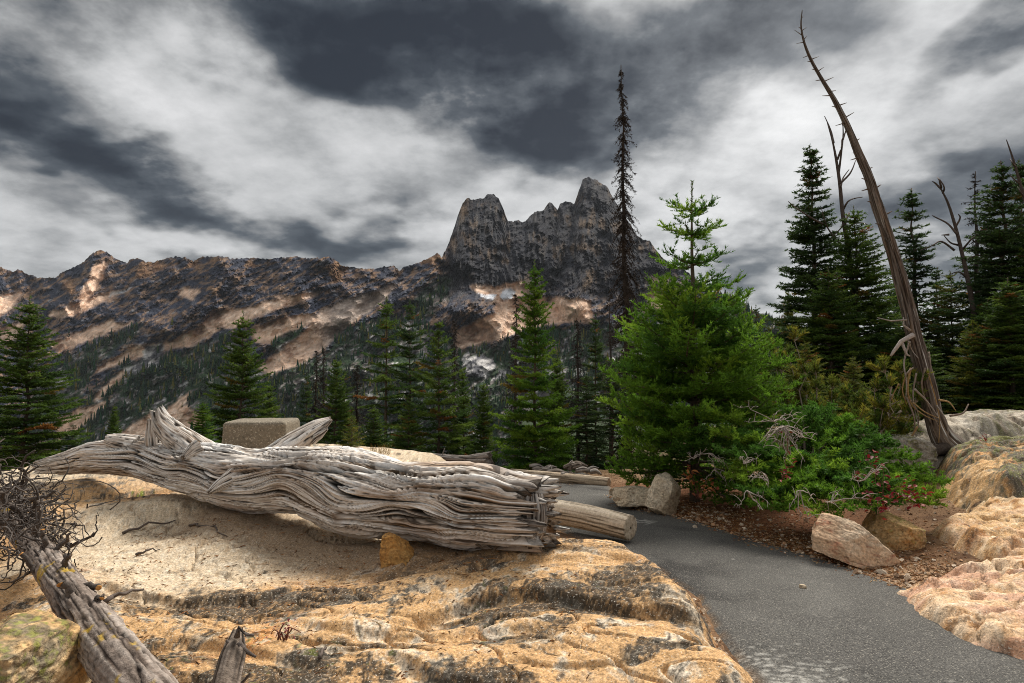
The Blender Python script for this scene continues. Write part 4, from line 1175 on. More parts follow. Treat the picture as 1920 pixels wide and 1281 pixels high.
    T('full', 868, 690, 905, 15.6, 74, 'slim fir at the right flank of the orange flecked fir', rot=5.0, group=G)
    T('full', 907, 712, 905, 14.4, 76, 'neat slim fir left of the bright tall fir', rot=3.9, group=G)
    T('full', 700, 760, 905, 14.5, 92, 'low bushy fir at the foot of the tall gappy fir', rot=.1, group=G)
    T('broad', 765, 745, 905, 14.0, 110, 'low bushy fir below the tall dark shaggy fir', rot=2.9, group=G)
    T('sap', 659, 783, 862, 11.0, 62, 'small yellow green sapling on the granite behind the big log', cat='sapling', name='fir_sapling', rot=.5)
    # centre
    T('bright', 1003, 487, 905, 12.6, 148, 'tall bright green fir standing beyond the kerb log', rot=.7, group=G)
    T('spire', 967, 548, 900, 15.0, 58, 'dark half dead fir close behind the bright tall fir', name='dead_fir', rot=1.5, group=G)
    T('full', 1046, 660, 905, 14.4, 100, 'green fir at the right shoulder of the bright tall fir', rot=4.4, group=G)
    T('spire', 1084, 597, 905, 15.5, 62, 'dead dark fir with clawed twigs right of the bright tall fir', name='dead_fir', rot=.4, group=G)
    T('dark', 1118, 590, 905, 16.0, 84, 'dark green fir between the two dead firs left of the bushy fir', rot=3.0, group=G)
    T('bare', 1146, 540, 905, 17.0, 62, 'bare dead fir just left of the very tall spire', name='dead_fir', rot=2.0, group=G)
    T('dark', 1100, 700, 905, 14.0, 96, 'low dark fir behind the root clump', rot=5.2, group=G)
    T('dark', 1150, 680, 905, 14.5, 90, 'low dark fir half hidden by the left side of the bushy fir', rot=1.2, group=G)
    T('tallspire', 1180, 122, 905, 15.0, 84, 'very tall thin black dead spire rising above the bushy fir', name='dead_fir', rot=1.0, lean=-.012)
    # right, behind
    G2 = 'forest on the right'
    T('dark', 1422, 572, 800, 26.0, 60, 'small dark fir on the skyline gap right of the bushy fir', rot=.2, group=G2)
    T('olive', 1482, 542, 800, 23.0, 96, 'open yellow green pine left of the right forest', name='pine_tree', rot=2.3, group=G2)
    T('olive', 1445, 610, 800, 21.0, 90, 'yellow green bushy young tree right of the bushy fir', rot=4.3, group=G2)
    T('full', 1400, 640, 800, 22.0, 120, 'low fir filling the gap behind the bushy fir', rot=3.3, group=G2)
    T('tall', 1536, 272, 800, 19.0, 215, 'tall fir at the left front of the right forest', rot=.5, group=G2, lean=-.01)
    T('tallg', 1612, 385, 800, 17.5, 215, 'dense green fir behind the middle of the leaning snag', rot=1.9, group=G2)
    T('dark', 1500, 600, 800, 20.0, 130, 'low fir at the foot of the tall left forest fir', rot=2.8, group=G2)
    T('thin', 1722, 352, 800, 20.0, 160, 'slim dark fir right of the leaning snag', rot=.9, group=G2)
    T('thin', 1690, 470, 800, 22.0, 120, 'shorter dark fir directly behind the leaning snag', rot=4.0, group=G2)
    T('olive', 1790, 508, 800, 19.0, 170, 'yellow tinged fir below the forked dead tree', rot=1.4, group=G2)
    T('thin', 1765, 500, 800, 25.0, 90, 'dark fir tip behind the yellow tinged fir', rot=.1, group=G2)
    T('tall', 1895, 302, 810, 17.5, 260, 'large dark fir near the right edge of the picture', rot=2.5, group=G2)
    T('bare', 1843, 322, 800, 19.0, 120, 'dark dead tree with curled drooping twigs left of the large right fir', name='dead_fir', rot=.6, group=G2)
    T('tallg', 1860, 560, 810, 16.5, 180, 'dense lower fir in front of the curled dead tree', rot=3.7, group=G2)
    T('tallg', 1960, 430, 810, 16.5, 220, 'dense fir mostly outside the right edge', rot=5.1, group=G2)
    T('full', 1818, 712, 790, 15.0, 70, 'little light fir in front of the right forest above the rock', rot=.9, group=G2)
    T('full', 1745, 640, 800, 17.0, 120, 'low fir right behind the base of the leaning snag', rot=2.9, group=G2)
    T('tall', 1655, 560, 800, 18.5, 150, 'dark low fir left of the leaning snag', rot=4.9, group=G2)
    T('olive', 1512, 640, 800, 13.0, 130, 'yellow green young fir behind the left dwarf pine', rot=.4, group=G2)
    T('olive', 1602, 668, 800, 12.5, 110, 'yellow green young fir between the two dwarf pines', rot=2.0, group=G2)
    T('tallg', 1560, 500, 800, 16.0, 190, 'full green fir in front of the forked snag', rot=3.1, group=G2)
    T('tall', 1930, 300, 810, 20.0, 190, 'tall fir cut by the right edge behind the large dark fir', rot=.3, group=G2)
    T('tallg', 1700, 600, 800, 15.5, 170, 'bushy fir filling the gap left of the snag foot', rot=2.2, group=G2)
    T('olive', 1830, 600, 800, 15.0, 150, 'yellow green fir below the curled dead tree', rot=5.5, group=G2)
    T('tallg', 1900, 520, 810, 14.5, 210, 'wide lower fir at the right edge above the granite dome', rot=1.0, group=G2)
    T('tall', 1870, 380, 810, 22.0, 150, 'dark fir between the curled dead tree and the large right fir', rot=4.1, group=G2)
build_trees()
# ---------------------------------------------------------------- near trees and shrubs
def spray(P, rg, S0, S1, CC, cols, latstep, latlen, sub, rust=0.0, t0=.15, upturn=.1):
    """flat spray of twigs along one branch"""
    P = np.asarray(P, float); t = np.linspace(0, 1, len(P))
    L = np.linalg.norm(np.diff(P, axis=0), axis=1).sum()
    m = max(3, int(L * (1 - t0) / latstep))
    c = cols[rg.integers(len(cols))]
    if rg.random() < rust: c = np.array((.22, .09, .015))
    prev = None
    pt = lambda k: np.array([np.interp(k, t, P[:, j]) for j in range(3)])
    for tt in np.linspace(t0, 1, m):
        p = pt(tt); dd = pt(min(1, tt + .03)) - pt(max(0, tt - .05)); dd /= np.linalg.norm(dd) + 1e-9
        if prev is not None: S0.append(prev); S1.append(p); CC.append(c)
        prev = p
        hz = np.array([-dd[1], dd[0], 0]); hz /= np.linalg.norm(hz) + 1e-9
        for sg in (-1, 1):
            ll = latlen * L * (1.08 - tt) ** .8 * rg.uniform(.6, 1.2) + .05
            an = rg.uniform(.7, 1.1)
            ld = dd * math.cos(an) + sg * hz * math.sin(an) + np.array([0, 0, rg.uniform(-.12, .22) + upturn])
            ld /= np.linalg.norm(ld)
            e = p + ld * ll; cc = c * rg.uniform(.85, 1.2)
            S0.append(p); S1.append(e); CC.append(cc)
            for _ in range(3):
                tv = ld * .8 + rg.normal(size=3) * .35 + np.array([0, 0, .4])
                S0.append(e); S1.append(e + tv * .08 * rg.uniform(.6, 1.2)); CC.append(cc * rg.uniform(1.1, 1.6))
            for w in range(max(1, int(ll / sub))):
                ft = (w + .6) / (ll / sub + .3); sp = p + (e - p) * min(1, ft)
                for s2 in (-1, 1):
                    sd = ld * .6 + np.array([-ld[1], ld[0], 0]) * s2 * .75 + np.array([0, 0, rg.uniform(-.05, .35)])
                    sl = (.38 * ll * max(.1, 1.1 - ft) + .035) * rg.uniform(.6, 1.2)
                    S0.append(sp); S1.append(sp + sd * sl); CC.append(cc * rg.uniform(.85, 1.25))
def curve(a, b, sag, n=7, rg=None, wob=.0):
    a = np.array(a, float); b = np.array(b, float); t = np.linspace(0, 1, n)[:, None]
    p = a + (b - a) * t; p[:, 2] += (4 * t * (1 - t))[:, 0] * sag
    if rg is not None:
        L = np.linalg.norm(b - a); w = rg.normal(size=(n, 3)) * wob * L; w[0] = 0; w[-1] = 0; p += w
    return p
def build_hero():
    prof = ([0, .03, .2, .36, .47, .55, .60, .64, .70, .82, .9, .97, 1], [1.0, 1.24, 1.28, 1.14, .94, .74, .60, .54, .44, .34, .20, .07, .03])
    tr, cr, H = conifer(81, 4.3, 1.4, profile=prof, whorl=.125, nb=8, elev=.12, eltop=.06, droop=.14, tip=.20, latstep=.12, latlen=.26, dens=125, nl=.055, nw=.0155, pal='bright', rust=.003, gap=.16, base=.015, tr=.085, sub=.13, top_open=1.7, irregular=.25, bare_tip=.07, fwd=1.0, up=.4, tuft=.13, low=.12)
    b = at(1303, 905, 8.6); tp = at(1303, 340, 8.6)
    t = thing('fir_tree', 'large bushy bright green fir with open whorled top beside the path', 'tree', (b.x, b.y, b.z))
    s = (tp.z - b.z) / H
    t.scale = (s, s, s)
    obj('trunk', tr, t); obj('crown', cr, t)
def build_low_fir():
    rg = np.random.default_rng(5)
    o = at(1500, 905, 6.9); o.z = gz(o.x, o.y)
    t = thing('fir_shrub', 'low spreading fir shrub with dead grey twigs beside the path', 'shrub', o)
    ends = [(1345,815,7.0),(1360,850,6.6),(1385,895,6.4),(1412,925,6.1),(1450,915,6.2),(1480,945,5.9),(1520,925,6.0),(1540,958,5.7),(1575,930,5.8),(1600,950,5.6),(1640,915,5.8),(1660,945,5.7),(1700,930,5.9),(1752,930,6.1),(1755,905,6.4),(1720,885,6.5),(1700,860,6.7),(1665,838,6.9),(1690,905,6.2),(1620,812,7.1),(1600,850,6.6),(1570,785,7.3),(1540,768,7.5),(1505,775,7.4),(1480,800,7.1),(1560,830,6.7),(1640,870,6.4),(1600,895,6.1),(1560,880,6.2),(1520,860,6.5),(1475,860,6.5),(1430,845,6.7),(1400,820,7.0),(1430,880,6.5),(1590,800,7.2),(1640,825,7.0),(1735,945,6.0),(1500,900,6.1),(1455,955,5.9)]
    w = Bag(); S0 = []; S1 = []; CC = []
    cols = [np.array(c) for c in GREENS['bright']]
    for (a, b, y) in ends:
        e = np.array(at(a, b, y) - o)
        st = np.array([e[0] * .12 + rg.uniform(-.1, .1), e[1] * .12, .10 + rg.uniform(0, .2) + max(0, e[2]) * .35])
        P = curve(st, e, rg.uniform(.02, .12), 7, rg, .015)
        w.tube(P, np.linspace(.018, .004, 7), 5, (.13, .10, .08), cap=False)
        spray(P, rg, S0, S1, CC, cols, .075, .34, .08, .015, t0=.2, upturn=.10)
    v, tr, c = needles(S0, S1, 190, .046, .0145, rg, None, colv=np.array(CC), fwd=.55, up=.35)
    obj('crown', mesh('crown', v, tr, M_NEEDLE, c, smooth=False), t)
    obj('stem', w.mesh('stem', M_BARK), t)
    # bare dead twigs: a fan at the top, others poking out below
    d = Bag()
    def deadspray(px, py, y, n, L, fan, down):
        c0 = np.array(at(px, py, y) - o)
        for _ in range(n):
            an = rg.uniform(-fan, fan); l = L * rg.uniform(.5, 1.1)
            e = c0 + np.array([math.sin(an) * l, rg.uniform(-.15, .15), (-math.cos(an) if down else rg.uniform(-.2, .5)) * l])
            P = curve(c0, e, rg.uniform(-.02, .05), 7, rg, .028)
            g = rg.uniform(.7, 1.3)
            d.tube(P, np.linspace(.006, .0015, 7), 5, (.34 * g, .29 * g, .25 * g), cap=False)
            for q in (3, 4, 5):
                e2 = P[q] + rg.normal(size=3) * .07 * l * 3
                d.tube(curve(P[q], e2, .02, 4), np.linspace(.004, .0015, 4), 4, (.34 * g, .29 * g, .25 * g), cap=False)
    deadspray(1470, 800, 6.2, 20, .34, 1.2, True)
    deadspray(1450, 790, 6.4, 7, .4, 1.6, False)
    for a, b, y in [(1400,920,5.8),(1440,900,5.8),(1500,920,5.6),(1560,940,5.5),(1620,900,5.6),(1395,870,6.2),(1330,850,6.9),(1300,860,7.3),(1340,880,6.9)]:
        deadspray(a, b, y, 4, .28, 1.3, b % 40 < 20)
    dt = obj('dead_twigs', d.mesh('dead_twigs', M_TWIG), t); dt['kind'] = 'stuff'
def build_pine_shrub():
    rg = np.random.default_rng(9)
    for (cx, cy, Y, ends, lab) in [
        (1560, 820, 9.6, [(1455,690),(1480,670),(1500,720),(1530,705),(1560,730),(1590,745),(1470,740),(1520,755),(1440,720),(1600,770),(1550,770),(1490,640),(1450,665)], 'olive dwarf pine behind the low fir shrub, touching the bushy fir'),
        (1660, 830, 9.0, [(1660,700),(1640,735),(1690,700),(1620,760),(1655,770),(1690,745),(1610,790),(1680,790),(1700,775),(1640,800),(1720,720)], 'olive dwarf pine with grey twigs at the foot of the leaning snag')]:
        o = at(cx, cy, Y); o.z = gz(o.x, o.y)
        t = thing('pine_shrub', lab, 'shrub', o)
        w = Bag(); S0 = []; S1 = []; CC = []; d = Bag()
        cols = [np.array(c) for c in GREENS['olive']] + [np.array((.06, .10, .016))]
        for (a, b) in ends:
            e = np.array(at(a, b, Y + rg.uniform(-.5, .5)) - o)
            P = curve((rg.uniform(-.1, .1), 0, .05), e, -.12, 8, rg, .03)
            w.tube(P, np.linspace(.022, .006, 8), 5, (.28, .24, .20), cap=False)
            for q in range(3, 8):
                for _ in range(8):
                    dv = rg.normal(size=3) * .5 + (P[-1] - P[-2]) / np.linalg.norm(P[-1] - P[-2]) * .6 + np.array([0, 0, .35])
                    dv /= np.linalg.norm(dv)
                    l = rg.uniform(.12, .26)
                    w.tube([P[q], P[q] + dv * l], [.006, .003], 4, (.26, .2, .14), cap=False)
                    S0.append(P[q] + dv * l * .25); S1.append(P[q] + dv * l * 1.05); CC.append(cols[rg.integers(len(cols))] * rg.uniform(.9, 1.45))
            for _ in range(2):
                k = rg.integers(2, 6)
                e2 = P[k] + rg.normal(size=3) * np.array([.35, .2, .25])
                d.tube(curve(P[k], e2, .05, 6, rg, .05), np.linspace(.009, .002, 6), 4, (.36, .32, .28), cap=False)
        v, tr, c = needles(S0, S1, 300, .085, .013, rg, None, colv=np.array(CC), fwd=1.0, up=.2)
        obj('crown', mesh('crown', v, tr, M_NEEDLE, c, smooth=False), t)
        obj('stem', w.mesh('stem', M_TWIG), t)
        dt = obj('dead_twigs', d.mesh('dead_twigs', M_TWIG), t); dt['kind'] = 'stuff'
def leaf_mesh(name, col, L=.04, W=.022):
    v = np.array([(0, 0, 0), (L * .3, W * .5, .003), (L * .65, W * .45, .004), (L, 0, -.004), (L * .65, -W * .45, .004), (L * .3, -W * .5, .003), (L * .5, 0, -.003)])
    t = [(0, 6, 1), (1, 6, 2), (2, 6, 3), (3, 6, 4), (4, 6, 5), (5, 6, 0)]
    return mesh(name, v, np.array(t), M_LEAF, np.tile(np.array(col), (7, 1)))
def build_leafy():
    rg = np.random.default_rng(15)
    red = [leaf_mesh('leaf', c) for c in ((.21, .018, .020), (.15, .012, .018), (.27, .04, .025))]
    org = [leaf_mesh('leaf', c, .05, .028) for c in ((.30, .10, .03), (.42, .17, .05), (.22, .06, .025))]
    def bush(name, lab, o, stems, leaves, n, size, cat='shrub'):
        t = thing(name, lab, cat, o)
        w = Bag(); tips = []
        for e in stems:
            P = curve((rg.uniform(-.03, .03), 0, 0), np.array(e - o), .04, 7, rg, .03)
            w.tube(P, np.linspace(.005, .002, 7), 4, (.16, .07, .05), cap=False)
            tips += [P[k] for k in range(3, 7)]
        obj('stem', w.mesh('stem', M_TWIG), t)
        for i in range(n):
            p = tips[rg.integers(len(tips))] + rg.normal(size=3) * .035
            l = obj('leaf', leaves[rg.integers(len(leaves))], t, loc=p)
            l.rotation_euler = (rg.uniform(-.9, .9), rg.uniform(-.7, .7), rg.uniform(0, 6.28))
            s = size * rg.uniform(.7, 1.35); l.scale = (s, s, s)
    o = at(1655, 955, 5.75)
    bush('red_leaf_shrub', 'crimson leaved shrub growing through the right end of the low fir shrub', o, [at(a, b, y) for a, b, y in [(1640,850,6.0),(1655,880,5.75),(1630,930,5.5),(1610,880,5.9),(1660,945,5.45),(1690,925,5.6),(1715,915,5.7),(1735,930,5.7),(1700,895,5.8),(1645,965,5.4),(1620,845,6.1),(1720,945,5.6)]], red, 150, 1.25)
    o = at(1310, 935, 7.3)
    bush('orange_leaf_plant', 'rusty orange leaved plant on the litter beside the triangular boulder', o, [at(a, b, y) for a, b, y in [(1280,885,7.3),(1300,900,7.1),(1325,905,7.1),(1345,915,7.0),(1310,920,6.9),(1335,895,7.2),(1290,875,7.4)]], org, 48, 1.3, 'plant')
    o = at(1470, 900, 6.0)
    bush('red_leaf_sprig', 'few red leaves among the dead twigs of the low fir shrub', o, [at(a, b, y) for a, b, y in [(1480,880,5.8),(1465,895,5.8),(1475,810,6.2),(1490,870,5.8)]], red, 20, 1.1, 'plant')
    o = at(530, 1140, 3.35); o.z = oz(o.x, o.y)
    bush('red_weed', 'tiny dark red plant in a crevice of the granite', o, [o + Vector(e) for e in [(.05, 0, .05), (-.06, 0, .03), (.02, .03, .06), (.10, 0, .04), (-.02, -.04, .03)]], red[1:2], 22, .55, 'plant')
    o = at(1850, 840, 8.6); 
    bush('red_twig_shrub', 'sparse red leaved twigs on the rock right of the leaning snag', o, [at(a, b, y) for a, b, y in [(1835,822,8.5),(1850,815,8.6),(1865,825,8.5),(1845,830,8.4)]], red, 22, .9, 'plant')
    # grass tufts by the sapling
    for (a, b, y, lab) in [(712, 850, 10.4, 'dry grass tuft right of the yellow green sapling'), (1000, 893, 11.6, 'dry grass tuft below the bright tall fir')]:
        g = Bag(); o = at(a, b, y)
        for _ in range(70):
            p = np.array([rg.uniform(-.18, .18), rg.uniform(-.1, .1), -.03]); e = p + np.array([rg.uniform(-.07, .07), rg.uniform(-.05, .05), rg.uniform(.06, .2)])
            g.tube([p, (p + e) / 2 + np.array([0, 0, .02]), e], [.003, .002, .0008], 3, np.array((.30, .20, .06)) * rg.uniform(.6, 1.2), cap=False)
        obj('grass_tuft', g.mesh('grass_tuft', M_TWIG), None, lab, 'grass', loc=o)
# ---------------------------------------------------------------- snags
def build_snags():
    rg = np.random.default_rng(33)
    D = 9.0
    C = [(1790,845,40),(1768,822,33),(1752,785,26),(1742,740,24),(1730,690,23.5),(1714,630,22),(1700,570,20),(1682,500,18),(1662,435,16),(1645,385,16),(1628,330,13),(1608,285,11),(1588,235,9),(1566,190,7),(1543,152,5.2),(1522,115,4.2),(1508,80,3.2),(1502,48,2.4),(1504,20,1.2)]
    P = [at(a, b, D) for a, b, _ in C]; rad = [h * .62 / F * D for *_, h in C]
    o = Vector(P[1])
    t = thing('leaning_snag', 'tall bare grey dead trunk leaning left with broken stubs and stringy roots', 'dead tree', o)
    wood_obj('trunk', t, M_WOOD, [p - o for p in P], rad, 420, 48, 201.0, grain=.014, crack=.03, freq=4.0, lump=.12, pal=dict(hi=(.25, .21, .18), mid=(.155, .122, .10), lo=(.075, .054, .042), crack=(.03, .02, .015)), lengthf=.7, warm=.3, tipcap=False)
    Cn, k = spline(np.array([tuple(p - o) for p in P]), 200)
    rr = np.interp(np.linspace(0, 1, 200), np.linspace(0, 1, len(rad)), rad)
    def stub(fr, side, L, ang, thick=.016, bend=0.0):
        i = int(fr * 199); p = Cn[i]; r_ = rr[i]
        dv = np.array([side * math.cos(ang), rg.uniform(-.5, .2), math.sin(ang)]); dv /= np.linalg.norm(dv)
        b = Bag()
        q = [p + dv * r_ * .5, p + dv * (r_ + L * .4), p + dv * (r_ + L) + np.array([0, 0, bend])]
        b.tube(q, [thick, thick * .8, thick * .35], 6, (.14, .10, .075))
        obj('branch_stub', b.mesh('branch_stub', M_WOOD), t)
    for fr, sd, L, an in [(.50,-1,.08,.2),(.52,1,.10,.5),(.55,-1,.07,.3),(.58,1,.07,.6),(.585,-1,.12,-.3),(.60,-1,.10,.2),(.625,1,.06,.4),(.63,-1,.05,.1),(.655,-1,.16,-.35),(.66,-1,.06,.3),(.69,1,.05,.5),(.735,-1,.22,-.4),(.745,1,.12,.5),(.77,-1,.10,.1),(.775,1,.10,.2),(.80,-1,.12,0),(.81,1,.08,.2),(.835,1,.12,.3),(.84,-1,.09,-.2),(.86,1,.09,.6),(.865,-1,.06,.0),(.885,-1,.08,-.2),(.89,1,.13,.4),(.90,-1,.12,-.5),(.93,-1,.10,-.1),(.935,1,.06,.9),(.945,-1,.16,.35),(.955,1,.07,.6),(.96,-1,.05,.3),(.985,1,.03,.3)]:
        stub(fr, sd, L, an, .006 + .016 * (1 - fr))
    # pale broken branch and the strings of bark and root that hang round the foot
    for pts, r0, c in [([(1712,628),(1690,640),(1675,660),(1670,668)], 5, (.42, .36, .32)), ([(1690,640),(1700,665),(1706,668)], 3, (.4, .34, .3)), ([(1707,620),(1694,610),(1694,595)], 2.5, (.35, .3, .26)), ([(1700,600),(1670,602),(1645,596)], 1.8, (.3, .26, .22))]:
        b = Bag(); q = [at(x, y, D - .25) - o for x, y in pts]
        b.tube(q, np.linspace(r0, r0 * .4, len(q)) / F * D, 6, c); obj('branch', b.mesh('branch', M_WOOD), t)
    strings = [[(1706,640),(1695,680),(1700,720),(1698,750)], [(1708,690),(1702,720),(1710,760),(1735,780),(1758,790)], [(1712,690),(1700,700),(1705,745),(1722,775),(1718,810),(1700,830),(1688,850)], [(1715,730),(1740,755),(1758,780)], [(1712,755),(1730,770),(1762,785)], [(1700,745),(1715,790),(1708,830),(1692,860)], [(1718,700),(1712,740),(1722,800)], [(1740,700),(1752,740),(1762,790),(1760,830)], [(1742,660),(1745,690),(1738,720)], [(1756,760),(1775,790),(1778,815)], [(1760,750),(1780,755),(1792,770)], [(1780,780),(1805,775),(1816,758)], [(1690,770),(1670,790),(1640,820),(1620,830)], [(1685,720),(1672,750),(1690,765),(1680,790)], [(1640,755),(1670,758),(1690,752)], [(1672,740),(1664,765),(1655,785)], [(1720,800),(1700,835),(1685,870)], [(1735,690),(1728,720),(1745,770),(1760,800)], [(1704,640),(1712,660),(1722,672)], [(1700,700),(1692,730),(1700,760)]]
    for k_, s in enumerate(strings):
        q = [np.array(at(x, y, D - .28 + rg.uniform(-.12, .1)) - o) for x, y in s]
        q, _ = spline(np.array(q), 14)
        c = [(.30, .25, .21), (.34, .22, .10), (.24, .18, .14)][k_ % 3]
        b = Bag(); b.tube(q, np.linspace(.014, .006, 14) * rg.uniform(.7, 1.3), 6, c); obj('root', b.mesh('root', M_WOOD), t)
    b = Bag(); q = [np.array(at(x, y, D - .1) - o) for x, y in [(1775,840),(1735,850),(1700,862),(1670,872)]]
    b.tube(q, [.10, .08, .07, .05], 10, (.085, .065, .052)); obj('root', b.mesh('root', M_BARK), t)
    # other snags, farther back
    def snag(name, lab, D, trunk, branches, col=(.085, .065, .055), lichen=()):
        P = [at(a, b, D) for a, b, _ in trunk]; o = Vector(P[0])
        t = thing(name, lab, 'dead tree', o)
        q, r_, _ = spline(np.array([tuple(p - o) for p in P]), 40, np.array([h * .6 / F * D for *_, h in trunk]))
        b = Bag(); b.tube(q, np.maximum(r_, .008), 9, col); obj('trunk', b.mesh('trunk', M_BARK), t)
        for i, br in enumerate(branches):
            q = np.array([tuple(at(x, y, D + rg.uniform(-.3, .3)) - o) for x, y in br])
            q, _ = spline(q, 10)
            b = Bag(); c = (.38, .30, .02) if i in lichen else np.array(col) * rg.uniform(.9, 1.3)
            b.tube(q, np.linspace(2.2, .7, 10) / F * D * (1.25 if i in lichen else 1), 5, c, cap=True)
            obj('branch', b.mesh('branch', M_TWIG), t)
    snag('forked_snag', 'forked dead tree among the firs left of the leaning snag, with yellow lichen branches', 18.0,
         [(1607,790,9),(1603,650,8.5),(1597,520,8),(1588,450,7),(1580,400,6),(1574,340,5),(1568,300,4),(1561,265,2.5),(1551,230,1.2)],
         [[(1572,330),(1577,290),(1581,250),(1579,228),(1573,212)], [(1580,262),(1586,245),(1588,238)], [(1563,268),(1556,240),(1546,218)], [(1576,350),(1583,330),(1592,318)], [(1580,395),(1590,378),(1603,372),(1617,370)], [(1587,430),(1600,420),(1615,418),(1632,424)], [(1590,470),(1560,440),(1545,410),(1540,390)], [(1570,300),(1577,280),(1578,262)], [(1575,345),(1590,330),(1605,300)], [(1543,420),(1520,408),(1500,395),(1486,385),(1478,378)],
          [(1598,510),(1592,530),(1570,555),(1545,580),(1532,595)], [(1600,550),(1580,570),(1555,588),(1540,600)], [(1592,400),(1575,430),(1555,450)], [(1600,560),(1640,600),(1655,640),(1660,660)]], lichen=(10, 11, 13))
    snag('forked_snag', 'grey dead tree with bare forked tip right of the leaning snag', 17.5,
         [(1838,660,8),(1828,600,7.5),(1818,540,7),(1805,480,5.5),(1790,420,4.5),(1775,375,3.2),(1762,350,2)],
         [[(1765,355),(1755,345),(1748,340)], [(1765,352),(1762,340),(1758,333)], [(1768,362),(1770,350),(1762,336)], [(1795,440),(1775,418),(1755,408),(1748,404)], [(1792,425),(1800,410),(1797,402)], [(1798,460),(1782,455),(1770,442)], [(1803,470),(1820,450),(1835,440)], [(1808,490),(1830,480),(1848,478)], [(1790,470),(1770,455),(1745,462),(1725,470)], [(1812,520),(1795,510),(1780,515)], [(1780,440),(1765,441)]])
    snag('forked_snag', 'bare dead top with short twigs at the right edge of the picture', 15.0,
         [(1955,480,7),(1938,430,6),(1922,375,5),(1910,335,4),(1900,300,3),(1887,262,1.2)], [[(1912,345),(1900,335),(1893,328)], [(1905,315),(1898,305),(1894,298)], [(1920,370),(1912,358),(1908,350)]])
build_hero()
build_low_fir()
build_pine_shrub()
build_leafy()
build_snags()
# ---------------------------------------------------------------- boulders, debris, the fallen tree at the left
def boulder(name, lab, c, size, seed, pal, rot=0.0, tilt=(0, 0), res=44, cuts=5, rough=.06, cat='rock', lichen=0.0, moss=0.0, block=.65):
    """cube-sphere pressed into a faceted boulder, with fracture planes, grain and colour patches"""
    rg = np.random.default_rng(seed)
    g = np.linspace(-1, 1, res)
    V = []; Fq = []; n0 = 0
    A, B = np.meshgrid(g, g)
    for ax in range(3):
        for sg in (-1, 1):
            p = np.empty(A.shape + (3,)); p[..., ax] = sg; p[..., (ax + 1) % 3] = A * sg; p[..., (ax + 2) % 3] = B
            V.append(p.reshape(-1, 3)); Fq.append(grid_faces(res, res) + n0); n0 += res * res
    V = np.concatenate(V)
    s = V / np.linalg.norm(V, axis=1)[:, None]
    V = s * (1 - block) + V * block
    V /= np.abs(V).max() * .98
    # fracture planes
    for _ in range(cuts):
        nrm = rg.normal(size=3); nrm[2] = abs(nrm[2]) * .7; nrm /= np.linalg.norm(nrm)
        lim = rg.uniform(.62, .9)
        d = V @ nrm
        V = V - np.clip(d - lim, 0, None)[:, None] * nrm * .92
    V = V * np.array(size)
    q = V / max(size) * 2.2 + seed
    sc_ = float(np.mean(size))
    nrm = s
    n = fbm3(q[:, 0], q[:, 1], q[:, 2] * 1.6, 4, .55) + .45 * fbm3(q[:, 0] * 3, q[:, 1] * 3, q[:, 2] * 7, 3, .65)
    cr = ss(.022, 0, np.abs(fbm3(q[:, 0] * .8 + 9, q[:, 1] * .8, q[:, 2] * 1.5, 2)))
    V = V + nrm * (rough * sc_ * 2.2 * n - .025 * sc_ * cr)[:, None]
    w = V * 3.0 + seed
    n1 = fbm3(w[:, 0], w[:, 1], w[:, 2], 3); n2 = fbm3(w[:, 0] * 4, w[:, 1] * 4, w[:, 2] * 7, 3, .6); n3 = fbm3(w[:, 0] * 12, w[:, 1] * 12, w[:, 2] * 14, 2, .6)
    c = np.empty(V.shape, np.float32); c[:] = pal[0]
    c = cmix(c, pal[1], ss(-.1, .4, n1 + .5 * n2))
    c = cmix(c, pal[2], ss(.0, .45, n2 - .5 * n1 + .3 * n3))
    c = cmix(c, (.06, .05, .04), cr * .5)
    c = cmix(c, np.array(pal[1]) * 1.25, ss(.2, .5, n3) * .5)
    if lichen: c = cmix(c, (.06, .058, .05), lichen * ss(-.15, .3, n2 + .6 * n1 + .3 * n3 + .35 * (nrm[:, 2] - .4)))
    if moss: c = cmix(c, (.28, .30, .05), moss * ss(.1, .35, n3 * .7 + n2 * .6 + .2 * nrm[:, 2] - .05))
    M_ = (Matrix.Rotation(rot, 3, 'Z') @ Matrix.Rotation(tilt[0], 3, 'X') @ Matrix.Rotation(tilt[1], 3, 'Y'))
    V = V @ np.array(M_).T
    me = mesh(name, V, np.concatenate(Fq), M_STONE, c)
    return me
PINK = ((.52, .35, .22), (.66, .52, .37), (.46, .21, .12))
OCHRE = ((.52, .33, .15), (.66, .50, .30), (.44, .21, .065))
TANR = ((.50, .40, .28), (.62, .53, .40), (.30, .21, .13))
GREYR = ((.30, .27, .225), (.42, .38, .32), (.16, .13, .10))
RUST = ((.42, .21, .06), (.50, .30, .11), (.22, .10, .03))
def rock(name, lab, px, py, Y, size, seed, pal, cat='rock', loc=None, **k):
    me = boulder(name, lab, None, size, seed, pal, **k)
    p = loc if loc is not None else at(px, py, Y)
    return obj(name, me, None, lab, cat, loc=p)
